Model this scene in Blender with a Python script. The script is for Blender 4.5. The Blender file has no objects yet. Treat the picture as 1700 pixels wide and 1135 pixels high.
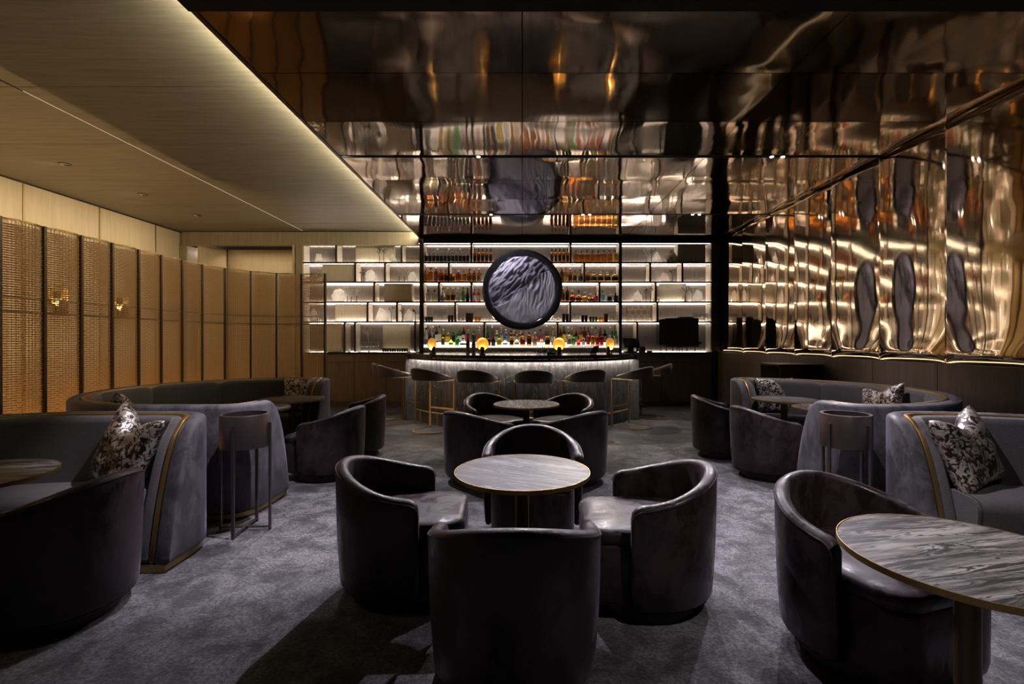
import bpy, bmesh, math, random
from math import sin, cos, pi, radians, sqrt, atan2, exp
from mathutils import Vector, noise
random.seed(7)
R = random.Random(11)
sc = bpy.context.scene
col = sc.collection
F, HX, HY, EYE = 803.0, 867.0, 565.0, 1.3

# ---------------------------------------------------------------- camera, world, exposure
cd = bpy.data.cameras.new('camera'); cam = bpy.data.objects.new('camera', cd); col.objects.link(cam)
cam.location = (0, 0, EYE); cam.rotation_euler = (pi/2, 0, 0)
cd.sensor_width = 36; cd.lens = 36*F/1700; cd.shift_x = -17/1700; cd.shift_y = -2.5/1700
cd.clip_start = 0.05; cd.clip_end = 60
sc.camera = cam
w = bpy.data.worlds.new('world'); sc.world = w; w.use_nodes = True
w.node_tree.nodes['Background'].inputs[0].default_value = (0.5, 0.45, 0.5, 1)
w.node_tree.nodes['Background'].inputs[1].default_value = 0.0
sc.view_settings.view_transform = 'Standard'; sc.view_settings.look = 'None'
sc.view_settings.exposure = 0.0; sc.view_settings.gamma = 1.0; sc.view_settings.use_curve_mapping = False
sc.cycles.max_bounces = 10; sc.cycles.diffuse_bounces = 3; sc.cycles.glossy_bounces = 5
sc.cycles.transmission_bounces = 8; sc.cycles.transparent_max_bounces = 12
sc.cycles.caustics_reflective = False; sc.cycles.caustics_refractive = False
sc.cycles.sample_clamp_indirect = 4.0

def spot(loc, target, energy, angle, blend=0.6, radius=0.03, color=(1, 0.93, 0.86), name='spot_lamp'):
    ld = bpy.data.lights.new(name, 'SPOT'); ld.energy = energy; ld.spot_size = radians(angle)
    ld.spot_blend = blend; ld.shadow_soft_size = radius; ld.color = color
    o = bpy.data.objects.new(name, ld); col.objects.link(o); o.location = loc
    o.rotation_euler = (Vector(target)-Vector(loc)).to_track_quat('-Z', 'Y').to_euler()
    return o
def area(loc, target, energy, sx, sy, color, name='area_lamp'):
    ld = bpy.data.lights.new(name, 'AREA'); ld.shape = 'RECTANGLE'; ld.size = sx; ld.size_y = sy
    ld.energy = energy; ld.color = color
    o = bpy.data.objects.new(name, ld); col.objects.link(o); o.location = loc
    o.rotation_euler = (Vector(target)-Vector(loc)).to_track_quat('-Z', 'Y').to_euler()
    return o
COOL = (0.94, 0.87, 1.0); NEUT = (1, 0.9, 0.8); WARM = (1, 0.62, 0.28)
# recessed spots of the two black ceiling slots and their continuation in the dark ceiling
for loc, tgt, e, a in [
    ((-0.48, 5.30, 3.30), (-0.25, 2.75, 0.5), 400, 52),
    ((0.55, 5.30, 3.30), (0.6, 2.4, 0.4), 300, 52),
    ((-1.75, 5.30, 3.30), (-1.5, 3.9, 0.0), 300, 44),
    ((-0.85, 2.86, 3.26), (-1.95, 3.30, 0.2), 330, 44),
    ((1.15, 2.86, 3.26), (2.15, 3.45, 0.2), 210, 54),
    ((2.75, 5.30, 3.30), (1.8, 2.5, 0.2), 480, 56),
    ((1.75, 5.30, 3.30), (1.45, 3.3, 0.0), 260, 54),
    ((2.85, 5.30, 3.30), (2.9, 4.9, 0.6), 170, 62),
]:
    spot(loc, tgt, e, a, color=COOL)
for loc, tgt, e, a in [
    ((-0.50, 7.78, 3.30), (-0.4, 6.0, 0.3), 170, 60),
    ((0.97, 7.78, 3.30), (0.4, 5.2, 0.6), 260, 60),
    ((1.05, 7.78, 3.30), (1.6, 6.6, 0.0), 150, 60),
    ((-1.60, 7.78, 3.30), (-1.9, 6.9, 0.0), 170, 60),
    ((2.80, 7.78, 3.30), (2.6, 7.2, 0.0), 110, 70),
]:
    spot(loc, tgt, e, a, color=NEUT)
spot((-0.45, 8.75, 3.28), (0, 9.45, 2.25), 62, 90, blend=0.5, radius=0.02, color=(0.88, 0.85, 1.0))
spot((0.55, 8.3, 1.25), (0.1, 9.45, 2.1), 5, 60, blend=0.6, radius=0.03, color=(0.88, 0.85, 1.0))  # added fill floating over the bar, imitates bounce from the lit bottle step
# downlights of the timber ceiling
for y in (4.7, 5.92, 7.14, 8.34):
    spot((-5.6, y, 3.44), (-6.8, y, 2.0), 48, 130, blend=1, color=(1, 0.86, 0.62)); spot((-5.6, y, 3.44), (-4.25, y, 0.9), 14, 80, blend=1, color=(1, 0.84, 0.62))
spot((-2.9, 1.2, 3.40), (-2.2, 2.4, 0.5), 14, 80, blend=1, color=(1, 0.86, 0.7))
spot((1.5, 0.5, 3.28), (1.5, 2.0, 0.5), 150, 56, blend=1, color=(1, 0.92, 0.9))
spot((3.0, 1.2, 3.30), (2.7, 2.6, 0.5), 60, 80, blend=1, color=(1, 0.92, 0.9))

# ---------------------------------------------------------------- helpers
def at(px, py, y):
    return ((px-HX)*y/F, y, EYE+(HY-py)*y/F)
def BX(px): return (px-HX)*9.6/F
def BZ(py): return EYE+(HY-py)*9.6/F

class MB:
    def __init__(s): s.v = []; s.f = []
    def add(s, vs, fs):
        n = len(s.v); s.v += [tuple(p) for p in vs]; s.f += [tuple(i+n for i in q) for q in fs]; return s
    def box(s, x0, x1, y0, y1, z0, z1):
        return s.add([(x, y, z) for x in (x0, x1) for y in (y0, y1) for z in (z0, z1)],
            [(0, 1, 3, 2), (4, 6, 7, 5), (0, 4, 5, 1), (2, 3, 7, 6), (0, 2, 6, 4), (1, 5, 7, 3)])
    def loft(s, rings, ring_closed=True, caps=True):
        n = len(rings[0]); vs = [p for r in rings for p in r]; fs = []
        for i in range(len(rings)-1):
            for j in range(n if ring_closed else n-1):
                k = (j+1) % n
                fs.append((i*n+j, i*n+k, (i+1)*n+k, (i+1)*n+j))
        if caps and ring_closed:
            fs.append(tuple(range(n))); fs.append(tuple((len(rings)-1)*n+j for j in reversed(range(n))))
        return s.add(vs, fs)
    def lathe(s, prof, n=24, c=(0, 0, 0), caps=True):
        return s.loft([[(c[0]+r*cos(2*pi*j/n), c[1]+r*sin(2*pi*j/n), c[2]+z) for j in range(n)] for r, z in prof], True, caps)
    def tube(s, pts, r, n=6, caps=True):
        pts = [Vector(p) for p in pts]; rings = []
        rs = r if isinstance(r, (list, tuple)) else [r]*len(pts)
        prev = None
        for i, p in enumerate(pts):
            t = (pts[min(i+1, len(pts)-1)]-pts[max(i-1, 0)]).normalized()
            if prev is None:
                a = Vector((0, 0, 1)) if abs(t.z) < 0.9 else Vector((1, 0, 0))
                u = t.cross(a).normalized()
            else:
                u = (prev - t*prev.dot(t)).normalized()
            prev = u; v = t.cross(u)
            rings.append([p+(u*cos(2*pi*j/n)+v*sin(2*pi*j/n))*rs[i] for j in range(n)])
        return s.loft(rings, True, caps)
    def build(s, name, m, parent=None, smooth=None, bevel=0, fix=True, segs=2):
        me = bpy.data.meshes.new(name)
        me.from_pydata(s.v, [], s.f); me.validate()
        if fix or bevel:
            b = bmesh.new(); b.from_mesh(me)
            if fix: bmesh.ops.recalc_face_normals(b, faces=b.faces)
            if bevel: bmesh.ops.bevel(b, geom=b.edges[:], offset=bevel, segments=segs, profile=0.5, affect='EDGES', clamp_overlap=True)
            b.to_mesh(me); b.free()
        if smooth is not None:
            me.polygons.foreach_set('use_smooth', [True]*len(me.polygons))
            me.set_sharp_from_angle(angle=radians(smooth))
        me.materials.append(m)
        o = bpy.data.objects.new(name, me); col.objects.link(o)
        if parent: o.parent = parent
        return o
def tag(o, label=None, cat=None, group=None, kind=None):
    if label: o['label'] = label
    if cat: o['category'] = cat
    if group: o['group'] = group
    if kind: o['kind'] = kind
    return o
def empty(name, loc=(0, 0, 0), rz=0, label=None, cat=None, group=None):
    o = bpy.data.objects.new(name, None); col.objects.link(o); o.location = loc; o.rotation_euler = (0, 0, rz)
    o.empty_display_size = 0.1
    return tag(o, label, cat, group)
def copy_tree(o, parent=None):
    c = o.copy(); col.objects.link(c)
    if parent: c.parent = parent
    for ch in list(o.children):
        copy_tree(ch, c)
    return c

def box(name, m, dims, parent=None, bevel=0, kind=None):
    o = MB().box(*dims).build(name, m, parent, bevel=bevel)
    if kind: o['kind'] = kind
    return o
def inst(o, name, parent, loc=(0, 0, 0), rz=0, scale=None):
    c = bpy.data.objects.new(name, o.data); col.objects.link(c); c.parent = parent; c.location = loc; c.rotation_euler = (0, 0, rz)
    if scale: c.scale = scale
    return c
ORD = ['first', 'second', 'third', 'fourth', 'fifth', 'sixth', 'seventh', 'eighth', 'ninth', 'tenth', 'eleventh', 'twelfth', 'thirteenth', 'fourteenth']

# ---------------------------------------------------------------- materials
def mat(name, c=(0.5, 0.5, 0.5), rough=0.5, metal=0.0, **k):
    m = bpy.data.materials.new(name); m.use_nodes = True
    b = m.node_tree.nodes['Principled BSDF']
    b.inputs['Base Color'].default_value = (*c, 1); b.inputs['Roughness'].default_value = rough; b.inputs['Metallic'].default_value = metal
    for key, v in k.items():
        b.inputs[key.replace('_', ' ')].default_value = (*v, 1) if isinstance(v, tuple) and len(v) == 3 else v
    return m
def nd(m, t, **k):
    n = m.node_tree.nodes.new(t)
    for a, v in k.items(): setattr(n, a, v)
    return n
def noise_tex(m, scale=(1, 1, 1), sc_=5, detail=4, rough=0.6, dist=0, loc=(0, 0, 0), rot=(0, 0, 0), coord='Object'):
    tc = nd(m, 'ShaderNodeTexCoord'); mp = nd(m, 'ShaderNodeMapping'); n = nd(m, 'ShaderNodeTexNoise')
    mp.inputs['Scale'].default_value = scale; mp.inputs['Location'].default_value = loc
    n.inputs['Scale'].default_value = sc_; n.inputs['Detail'].default_value = detail; n.inputs['Roughness'].default_value = rough; n.inputs['Distortion'].default_value = dist
    L = m.node_tree.links
    src = tc.outputs[coord]
    if any(rot):
        m0 = nd(m, 'ShaderNodeMapping'); m0.inputs['Rotation'].default_value = rot; L.new(src, m0.inputs[0]); src = m0.outputs[0]
    L.new(src, mp.inputs[0]); L.new(mp.outputs[0], n.inputs['Vector'])
    return n.outputs['Fac']
def ramp(m, fac, stops, interp='LINEAR'):
    r = nd(m, 'ShaderNodeValToRGB'); e = r.color_ramp; e.interpolation = interp
    while len(e.elements) < len(stops): e.elements.new(0.5)
    for el, (p, c) in zip(e.elements, stops):
        el.position = p; el.color = (*c, 1) if isinstance(c, tuple) else (c, c, c, 1)
    m.node_tree.links.new(fac, r.inputs[0]); return r.outputs[0]
def link(m, out, inp):
    m.node_tree.links.new(out, m.node_tree.nodes['Principled BSDF'].inputs[inp])
def bump(m, fac, strength=0.2, dist=0.01):
    b = nd(m, 'ShaderNodeBump'); b.inputs['Strength'].default_value = strength; b.inputs['Distance'].default_value = dist
    m.node_tree.links.new(fac, b.inputs['Height']); link(m, b.outputs[0], 'Normal')
def mixc(m, fac, a, b, mode='MIX'):
    x = nd(m, 'ShaderNodeMix', data_type='RGBA', blend_type=mode)
    L = m.node_tree.links
    if isinstance(fac, (int, float)): x.inputs[0].default_value = fac
    else: L.new(fac, x.inputs[0])
    for v, i in ((a, 6), (b, 7)):
        if isinstance(v, tuple): x.inputs[i].default_value = (*v, 1)
        else: L.new(v, x.inputs[i])
    return x.outputs[2]
def emis(name, c, s):
    m = bpy.data.materials.new(name); m.use_nodes = True; t = m.node_tree
    t.nodes.remove(t.nodes['Principled BSDF']); e = t.nodes.new('ShaderNodeEmission')
    e.inputs[0].default_value = (*c, 1); e.inputs[1].default_value = s
    t.links.new(e.outputs[0], t.nodes['Material Output'].inputs[0]); return m
def wood(name, c0, c1, scale, rough=0.55):
    m = mat(name, c0, rough)
    f = noise_tex(m, scale, 3, 6, 0.65, 0.4); link(m, ramp(m, f, [(0.33, c0), (0.67, c1)]), 'Base Color'); bump(m, f, 0.10, 0.003)
    return m
M = {}
M['wood_ceiling'] = wood('ceiling_oak', (0.165, 0.142, 0.105), (0.24, 0.21, 0.158), (0.6, 9, 9))
M['wood_wall'] = wood('wall_oak', (0.52, 0.40, 0.24), (0.62, 0.49, 0.31), (7, 7, 0.5))
M['wood_back'] = wood('back_oak', (0.24, 0.19, 0.125), (0.33, 0.27, 0.18), (7, 7, 0.5))
M['wood_base'] = wood('base_oak', (0.10, 0.066, 0.042), (0.16, 0.107, 0.068), (9, 9, 0.7))
M['wood_shelf'] = wood('shelf_lining', (0.52, 0.45, 0.37), (0.66, 0.58, 0.49), (22, 22, 1.2))
M['wood_panel'] = wood('shelf_back', (0.155, 0.130, 0.115), (0.235, 0.202, 0.183), (40, 40, 1.2))
M['wood_box'] = wood('box_oak', (0.45, 0.38, 0.28), (0.58, 0.51, 0.40), (30, 30, 1.5))
M['dark'] = mat('dark_bronze', (0.022, 0.016, 0.013), 0.4, 0.3)
M['black'] = mat('black', (0.008, 0.008, 0.008), 0.5)
M['black_gloss'] = mat('black_gloss', (0.012, 0.012, 0.014), 0.12)
M['void'] = mat('void_black', (0.002, 0.002, 0.002), 0.9)
M['bronze'] = mat('bronze_post', (0.10, 0.065, 0.035), 0.38, 0.7)
M['brass'] = mat('brass', (0.56, 0.41, 0.23), 0.36, 1.0)
M['trim_brass'] = mat('antique_brass', (0.45, 0.30, 0.12), 0.38, 0.85)
M['planter'] = mat('planter_metal', (0.16, 0.13, 0.125), 0.38, 0.85)
f = noise_tex(M['planter'], (1, 1, 60), 4, 3); bump(M['planter'], f, 0.05, 0.002)
# mirror polished bronze steel
def mirror(name, c, rough, scale, wav, tan):
    m = mat(name, c, rough, 1.0)
    f1 = noise_tex(m, scale, 1.0, 2, 0.5, 0.3); bump(m, f1, 1.0, wav)
    m.node_tree.nodes['Principled BSDF'].inputs['Anisotropic'].default_value = 0.9
    t = nd(m, 'ShaderNodeCombineXYZ'); t.inputs[0].default_value, t.inputs[1].default_value, t.inputs[2].default_value = tan; link(m, t.outputs[0], 'Tangent')
    return m
M['mirror_ceiling'] = mirror('polished_bronze_ceiling', (0.30, 0.232, 0.178), 0.065, (2.4, 1.1, 1), 0.0045, (0, 1, 0))
M['mirror_wall'] = mirror('polished_bronze_wall', (0.72, 0.57, 0.41), 0.05, (1, 2.6, 1.4), 0.0022, (0, 0, 1))
# velvet
def velvet(name, c0, c1, spec_r=0.42, sheen=0.7, tint=(0.62, 0.56, 0.75)):
    m = mat(name, c0, spec_r, 0, Sheen_Weight=sheen, Sheen_Roughness=0.35, Sheen_Tint=tint)
    f = noise_tex(m, (1, 1, 0.6), 9, 6, 0.75, 0.5)
    link(m, ramp(m, f, [(0.42, c0), (0.58, c1)]), 'Base Color')
    m.node_tree.nodes['Principled BSDF'].inputs['Specular IOR Level'].default_value = 0.38
    link(m, ramp(m, f, [(0.43, spec_r-0.10), (0.57, spec_r+0.22)]), 'Roughness')
    g = noise_tex(m, (1, 1, 0.5), 60, 3, 0.7); bump(m, g, 0.22, 0.004)
    return m
M['velvet'] = velvet('plum_velvet', (0.022, 0.012, 0.013), (0.052, 0.033, 0.036), 0.40, 0.10, (0.75, 0.68, 0.85))
M['velvet_sofa'] = velvet('slate_velvet', (0.070, 0.064, 0.072), (0.135, 0.126, 0.140), 0.55, 0.25)
M['velvet_bar'] = velvet('mauve_velvet', (0.085, 0.062, 0.055), (0.11, 0.082, 0.074), 0.6, 0.3, (0.7, 0.6, 0.55))
M['fabric'] = mat('grey_weave', (0.10, 0.088, 0.083), 0.85, 0, Sheen_Weight=0.3)
f = noise_tex(M['fabric'], (1, 1, 4), 70, 3, 0.7); link(M['fabric'], ramp(M['fabric'], f, [(0.3, (0.075, 0.066, 0.066)), (0.7, (0.14, 0.125, 0.125))]), 'Base Color'); bump(M['fabric'], f, 0.3, 0.003)
# sequinned cushion
m = M['pillow'] = mat('foil_print', (0.1, 0.08, 0.06), 0.3)
f = noise_tex(m, (1, 1, 1), 24, 7, 0.72, 1.2)
link(m, ramp(m, f, [(0.49, (0.018, 0.011, 0.008)), (0.52, (0.80, 0.71, 0.63))]), 'Base Color')
link(m, ramp(m, f, [(0.49, 0.1), (0.53, 0.75)]), 'Metallic'); bump(m, f, 0.5, 0.01)
# carpet
m = M['carpet'] = mat('carpet_pile', (0.1, 0.1, 0.12), 0.95, 0, Sheen_Weight=0.25)
f1 = noise_tex(m, (1, 1, 1), 5.0, 9, 0.78, 0.4); f2 = noise_tex(m, (1, 1, 1), 60, 4, 0.8)
a = ramp(m, f1, [(0.42, (0.045, 0.044, 0.052)), (0.49, (0.11, 0.106, 0.118)), (0.57, (0.20, 0.193, 0.21))])
b = ramp(m, f2, [(0.41, (0.35, 0.35, 0.35)), (0.58, (1.25, 1.25, 1.25))])
link(m, mixc(m, 1.0, a, b, 'MULTIPLY'), 'Base Color'); bump(m, f2, 0.8, 0.012)
# stone floor tiles
def stone(name, c0, c1, vein, scale, rough=0.25, vscale=1.3, rot=0.5, vw=0.02):
    m = mat(name, c0, rough)
    f1 = noise_tex(m, scale, 2.5, 7, 0.68, 0.8, rot=(0, 0, rot))
    base = ramp(m, f1, [(0.40, c0), (0.60, c1)])
    f2 = noise_tex(m, (vscale, vscale*1.6, vscale), 1.4, 6, 0.6, 1.2, loc=(3, 1, 2), rot=(0.3, 0.4, rot))
    v = ramp(m, f2, [(0.5-vw, 0.0), (0.5, 1.0), (0.5+vw, 0.0)])
    link(m, mixc(m, v, base, vein), 'Base Color'); bump(m, f1, 0.08, 0.003)
    return m
M['floor_stone'] = stone('floor_marble', (0.05, 0.052, 0.056), (0.12, 0.12, 0.125), (0.30, 0.30, 0.31), (1, 3, 1), 0.28, 0.8, 0.5, 0.009)
M['bar_stone'] = stone('bar_marble', (0.045, 0.046, 0.050), (0.12, 0.12, 0.123), (0.34, 0.29, 0.285), (8, 8, 1.3), 0.35, 0.9, 0.3, 0.005)
M['top_stone'] = stone('counter_granite', (0.010, 0.010, 0.012), (0.03, 0.03, 0.033), (0.16, 0.16, 0.16), (2, 2, 2), 0.10, 1.0, 0.5, 0.004)
# striped table marble
def table_stone(name, rot):
    m = mat(name, (0.3, 0.3, 0.3), 0.42, 0, Specular_IOR_Level=0.3)
    f1 = noise_tex(m, (1.2, 10, 1), 2.2, 8, 0.66, 0.7, rot=(0, 0, rot))
    f2 = noise_tex(m, (0.8, 7, 1), 3.5, 5, 0.5, 1.1, loc=(5, 2, 0), rot=(0, 0, rot))
    base = ramp(m, f1, [(0.38, (0.035, 0.031, 0.030)), (0.5, (0.16, 0.148, 0.142)), (0.62, (0.36, 0.34, 0.325))])
    v = ramp(m, f2, [(0.415, 1.0), (0.435, 0.0), (0.49, 0.0), (0.502, 1.0), (0.522, 1.0), (0.532, 0.0)])
    link(m, mixc(m, v, base, (0.025, 0.022, 0.022)), 'Base Color'); bump(m, f1, 0.5, 0.006)
    return m
M['table_a'] = table_stone('silver_wave_marble', 0.45)
M['table_b'] = table_stone('silver_wave_marble_straight', -0.22)
# woven screen
m = M['weave'] = mat('woven_straw', (0.37, 0.24, 0.115), 0.5)
t = m.node_tree; pb = t.nodes['Principled BSDF']; tr = t.nodes.new('ShaderNodeBsdfTranslucent'); tr.inputs[0].default_value = (0.60, 0.38, 0.165, 1)
mx = t.nodes.new('ShaderNodeMixShader'); mx.inputs[0].default_value = 0.6
t.links.new(pb.outputs[0], mx.inputs[1]); t.links.new(tr.outputs[0], mx.inputs[2]); t.links.new(mx.outputs[0], t.nodes['Material Output'].inputs[0])
# quartz
m = M['quartz'] = mat('rock_crystal', (0.85, 0.82, 0.78), 0.25, 0, Subsurface_Weight=0.3)
t = m.node_tree; tr = t.nodes.new('ShaderNodeBsdfTranslucent'); tr.inputs[0].default_value = (1, 0.97, 0.92, 1); mx = t.nodes.new('ShaderNodeMixShader'); mx.inputs[0].default_value = 0.6
t.links.new(t.nodes['Principled BSDF'].outputs[0], mx.inputs[1]); t.links.new(tr.outputs[0], mx.inputs[2]); t.links.new(mx.outputs[0], t.nodes['Material Output'].inputs[0])
f = noise_tex(m, (1, 1, 1), 14, 5, 0.6, 0.8); link(m, ramp(m, f, [(0.36, (0.62, 0.54, 0.44)), (0.44, (0.92, 0.90, 0.87)), (0.60, (0.98, 0.97, 0.95))]), 'Base Color'); bump(m, f, 0.9, 0.02)
M['quartz'].node_tree.nodes['Principled BSDF'].inputs['Subsurface Scale'].default_value = 0.05
M['quartz_brown'] = mat('smoky_crystal', (0.42, 0.34, 0.24), 0.25)
f = noise_tex(M['quartz_brown'], (1, 1, 1), 12, 5, 0.6, 0.8); link(M['quartz_brown'], ramp(M['quartz_brown'], f, [(0.35, (0.22, 0.16, 0.10)), (0.65, (0.62, 0.55, 0.45))]), 'Base Color')
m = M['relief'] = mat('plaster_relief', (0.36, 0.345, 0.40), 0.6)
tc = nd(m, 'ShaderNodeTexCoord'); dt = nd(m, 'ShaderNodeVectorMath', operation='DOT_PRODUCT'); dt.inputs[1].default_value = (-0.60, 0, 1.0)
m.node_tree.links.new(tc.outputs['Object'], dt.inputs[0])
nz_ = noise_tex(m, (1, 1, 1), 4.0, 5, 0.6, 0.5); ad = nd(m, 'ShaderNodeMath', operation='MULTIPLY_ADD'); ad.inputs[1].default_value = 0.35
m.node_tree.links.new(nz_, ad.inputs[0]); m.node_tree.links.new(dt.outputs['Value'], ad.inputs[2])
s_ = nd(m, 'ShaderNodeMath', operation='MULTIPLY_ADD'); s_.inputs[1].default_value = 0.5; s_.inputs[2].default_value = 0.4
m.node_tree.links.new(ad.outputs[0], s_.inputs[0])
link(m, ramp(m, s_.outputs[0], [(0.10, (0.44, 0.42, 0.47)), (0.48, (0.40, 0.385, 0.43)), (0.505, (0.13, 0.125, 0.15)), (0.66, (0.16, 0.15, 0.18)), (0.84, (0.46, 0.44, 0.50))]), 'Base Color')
# glass
def glass(name, c, rough=0.03, tr_=0.92, ior=1.4):
    return mat(name, c, rough, 0, Transmission_Weight=tr_, IOR=ior)
G = {
 'barware': glass('bright_glassware', (0.97, 0.97, 0.97), 0.02, 0.90, 1.35),
 'amber': glass('amber_spirit', (0.85, 0.33, 0.06)), 'whisky': glass('deep_whisky', (0.62, 0.17, 0.02)),
 'gold': glass('golden_spirit', (0.95, 0.60, 0.16)), 'clear': glass('clear_glass', (0.97, 0.97, 0.97), 0.03, 0.88, 1.35),
 'pale': glass('pale_spirit', (0.93, 0.88, 0.60)), 'green': glass('green_glass', (0.10, 0.62, 0.12)),
 'olive': glass('olive_glass', (0.22, 0.32, 0.05)), 'black': mat('black_glass', (0.012, 0.012, 0.014), 0.1),
 'blue': glass('blue_glass', (0.45, 0.78, 0.92)), 'pink': glass('pink_spirit', (0.95, 0.55, 0.45)),
 'red': glass('red_spirit', (0.75, 0.06, 0.04)), 'yellow': glass('yellow_liqueur', (0.98, 0.85, 0.15)),
 'brown': glass('brown_glass', (0.30, 0.09, 0.02)), 'white': mat('frosted_white', (0.8, 0.8, 0.8), 0.3),
 'smoke': mat('smoked_glass', (0.04, 0.028, 0.02), 0.12),
}
CAPM = {'black': M['black'], 'red': mat('red_cap', (0.5, 0.02, 0.02), 0.4), 'white': mat('white_cap', (0.75, 0.72, 0.68), 0.4), 'gold': M['brass'], 'green': mat('green_cap', (0.05, 0.35, 0.06), 0.4)}
LABM = {'black': mat('black_label', (0.015, 0.015, 0.015), 0.6), 'cream': mat('cream_label', (0.62, 0.55, 0.42), 0.6), 'red': mat('red_label', (0.42, 0.03, 0.02), 0.6),
        'brown': mat('brown_label', (0.16, 0.08, 0.04), 0.6), 'white': mat('white_label', (0.8, 0.8, 0.8), 0.6), 'orange': mat('orange_label', (0.75, 0.25, 0.03), 0.6), 'blue': mat('blue_label', (0.15, 0.4, 0.6), 0.6), 'green': mat('green_label', (0.1, 0.35, 0.08), 0.6), 'yellow': mat('yellow_label', (0.8, 0.6, 0.05), 0.6)}
M['led'] = emis('shelf_led', (1, 0.86, 0.70), 17.0); M['led_up'] = emis('shelf_led_up', (1, 0.86, 0.72), 46.0); M['led_front'] = emis('shelf_led_front', (1, 0.88, 0.76), 17.0)
M['led_bar'] = emis('bar_led', (1, 0.86, 0.74), 95.0)
M['led_cove'] = emis('cove_led', (1, 0.90, 0.64), 115.0)
M['led_line'] = emis('line_led', (1, 0.86, 0.6), 0.7)
M['led_ledge'] = emis('ledge_led', (1, 0.80, 0.55), 3.5)
M['led_screen'] = emis('screen_led', (1, 0.60, 0.26), 62.0)
M['lit_step'] = emis('lit_step', (1, 0.88, 0.76), 2.2)
M['crystal_glow'] = emis('crystal_added_glow', (1, 0.93, 0.84), 9.0)  # for the added plates that brighten the crystals
M['lens'] = emis('spot_lens', (1, 0.95, 0.9), 30.0)
M['bulb'] = emis('lamp_bulb', (1, 0.62, 0.22), 210.0)

# ---------------------------------------------------------------- room shell
XW, XL, YB, YF = 3.95, -6.8, 9.6, -2.5
HM, HW = 3.32, 3.46           # mirror ceiling, timber ceiling
# carpet and stone floor (meeting on a shallow arc)
def arcY(x): return 15.9-sqrt(100-x*x) if abs(x) < 7 else 15.9-sqrt(51)
N = 40; xs = [XL+(XW+0.2-XL)*i/N for i in range(N+1)]
mb = MB()
mb.add([(x, YF, 0) for x in xs]+[(x, arcY(x), 0) for x in xs], [(i, i+1, N+2+i, N+1+i) for i in range(N)])
carp = mb.build('floor', M['carpet']); carp['kind'] = 'structure'
carp2 = MB().box(XL, XW+0.2, YF, 10.7, -0.12, -0.035).build('floor', M['dark']); carp2['kind'] = 'structure'
strip = MB().loft([[(x, arcY(x)-0.006, 0.0015), (x, arcY(x)+0.006, 0.0015), (x, arcY(x)+0.006, -0.01), (x, arcY(x)-0.006, -0.01)] for x in xs]).build('trim_1', M['trim_brass']); strip['kind'] = 'structure'
# stone tiles, separate pieces with joints; large format
floor_s = empty('floor', (0, 0, 0)); floor_s['kind'] = 'structure'
tx = [XL, -5.6, -4.4, -3.2, -2.0, -0.8, 0.4, 1.6, 2.8, XW+0.2]
ty = [5.5, 6.7, 7.9, 9.1, 10.7]
for i in range(len(tx)-1):
    for j in range(len(ty)-1):
        g = 0.003
        x0, x1, y0, y1 = tx[i]+g, tx[i+1]-g, ty[j]+g, ty[j+1]-g
        n = 6; xx = [x0+(x1-x0)*k/n for k in range(n+1)]
        lo = [max(y0, arcY(x)+0.006) if j == 0 else y0 for x in xx]
        if j == 0 and min(lo) >= y1: continue
        lo = [min(v, y1-0.001) for v in lo]
        mb = MB(); mb.loft([[(xx[k], lo[k], 0), (xx[k], y1, 0), (xx[k], y1, -0.03), (xx[k], lo[k], -0.03)] for k in range(n+1)])
        mb.build('tile', M['floor_stone'], floor_s)

# mirror ceiling: separate polished sheets, slightly warped
ceil = empty('ceiling'); ceil['kind'] = 'structure'
cy = [5.283+(k-3)*0.8137 for k in range(9)]; cx = [-2.02, 0.0, 2.02, XW+0.1]
cy[0] = 2.933; cy[-1] = YB+0.02
def sheet(name, x0, x1, y0, y1, seed, nu=40, nv=20):
    g = 0.004; mb = MB(); vs = []
    for i in range(nu+1):
        for j in range(nv+1):
            u, v = i/nu, j/nv; x = x0+g+(x1-x0-2*g)*u; y = y0+g+(y1-y0-2*g)*v
            e = min(1, min(u, 1-u)*8)*min(1, min(v, 1-v)*6)
            z = HM + 0.0042*e*noise.noise(Vector((x*1.5, y*1.1, seed)))*2 + 0.002*(4*v*(1-v))
            vs.append((x, y, z))
    fs = [(i*(nv+1)+j, i*(nv+1)+j+1, (i+1)*(nv+1)+j+1, (i+1)*(nv+1)+j) for i in range(nu) for j in range(nv)]
    n = len(vs)
    vs += [(x0+g, y0+g, HM+0.03), (x0+g, y1-g, HM+0.03), (x1-g, y1-g, HM+0.03), (x1-g, y0+g, HM+0.03)]
    fs.append((n, n+1, n+2, n+3))
    e0 = [j for j in range(nv+1)]
    fs.append(tuple([n, n+1]+list(reversed(e0))))
    e1 = [nu*(nv+1)+j for j in range(nv+1)]; fs.append(tuple(e1+[n+2, n+3]))
    mb.add(vs, fs); o = mb.build(name, M['mirror_ceiling'], ceil, smooth=30); return o
SLOT = {5.4625: 1, 7.945: 1}
for j in range(8):
    y0, y1 = cy[j], cy[j+1]
    if j in (3, 6): y0 += 0.055      # the two black slots
    for i in range(3): sheet('panel', cx[i], cx[i+1], y0, y1, i*7+j*3.1)
for j in (3, 6):
    y0 = cy[j]
    o = MB().box(-2.02, XW+0.05, y0-0.0, y0+0.055, HM+0.06, HM+0.10).build('slot_trough', M['void'], ceil)
    for xx in (y0-0.002, y0+0.0525): MB().box(-2.02, XW+0.05, xx, xx+0.006, HM-0.004, HM+0.08).build('slot_edge', M['black'], ceil)
o = MB().box(-2.05, XW+0.1, 2.9, YB+0.4, HM+0.11, HM+0.14).build('ceiling_deck', M['void'], ceil)
o = MB().box(-2.032, -2.0, 2.93, YB, HM-0.006, HM+0.035).build('edge_trim', M['dark'], ceil)
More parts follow.
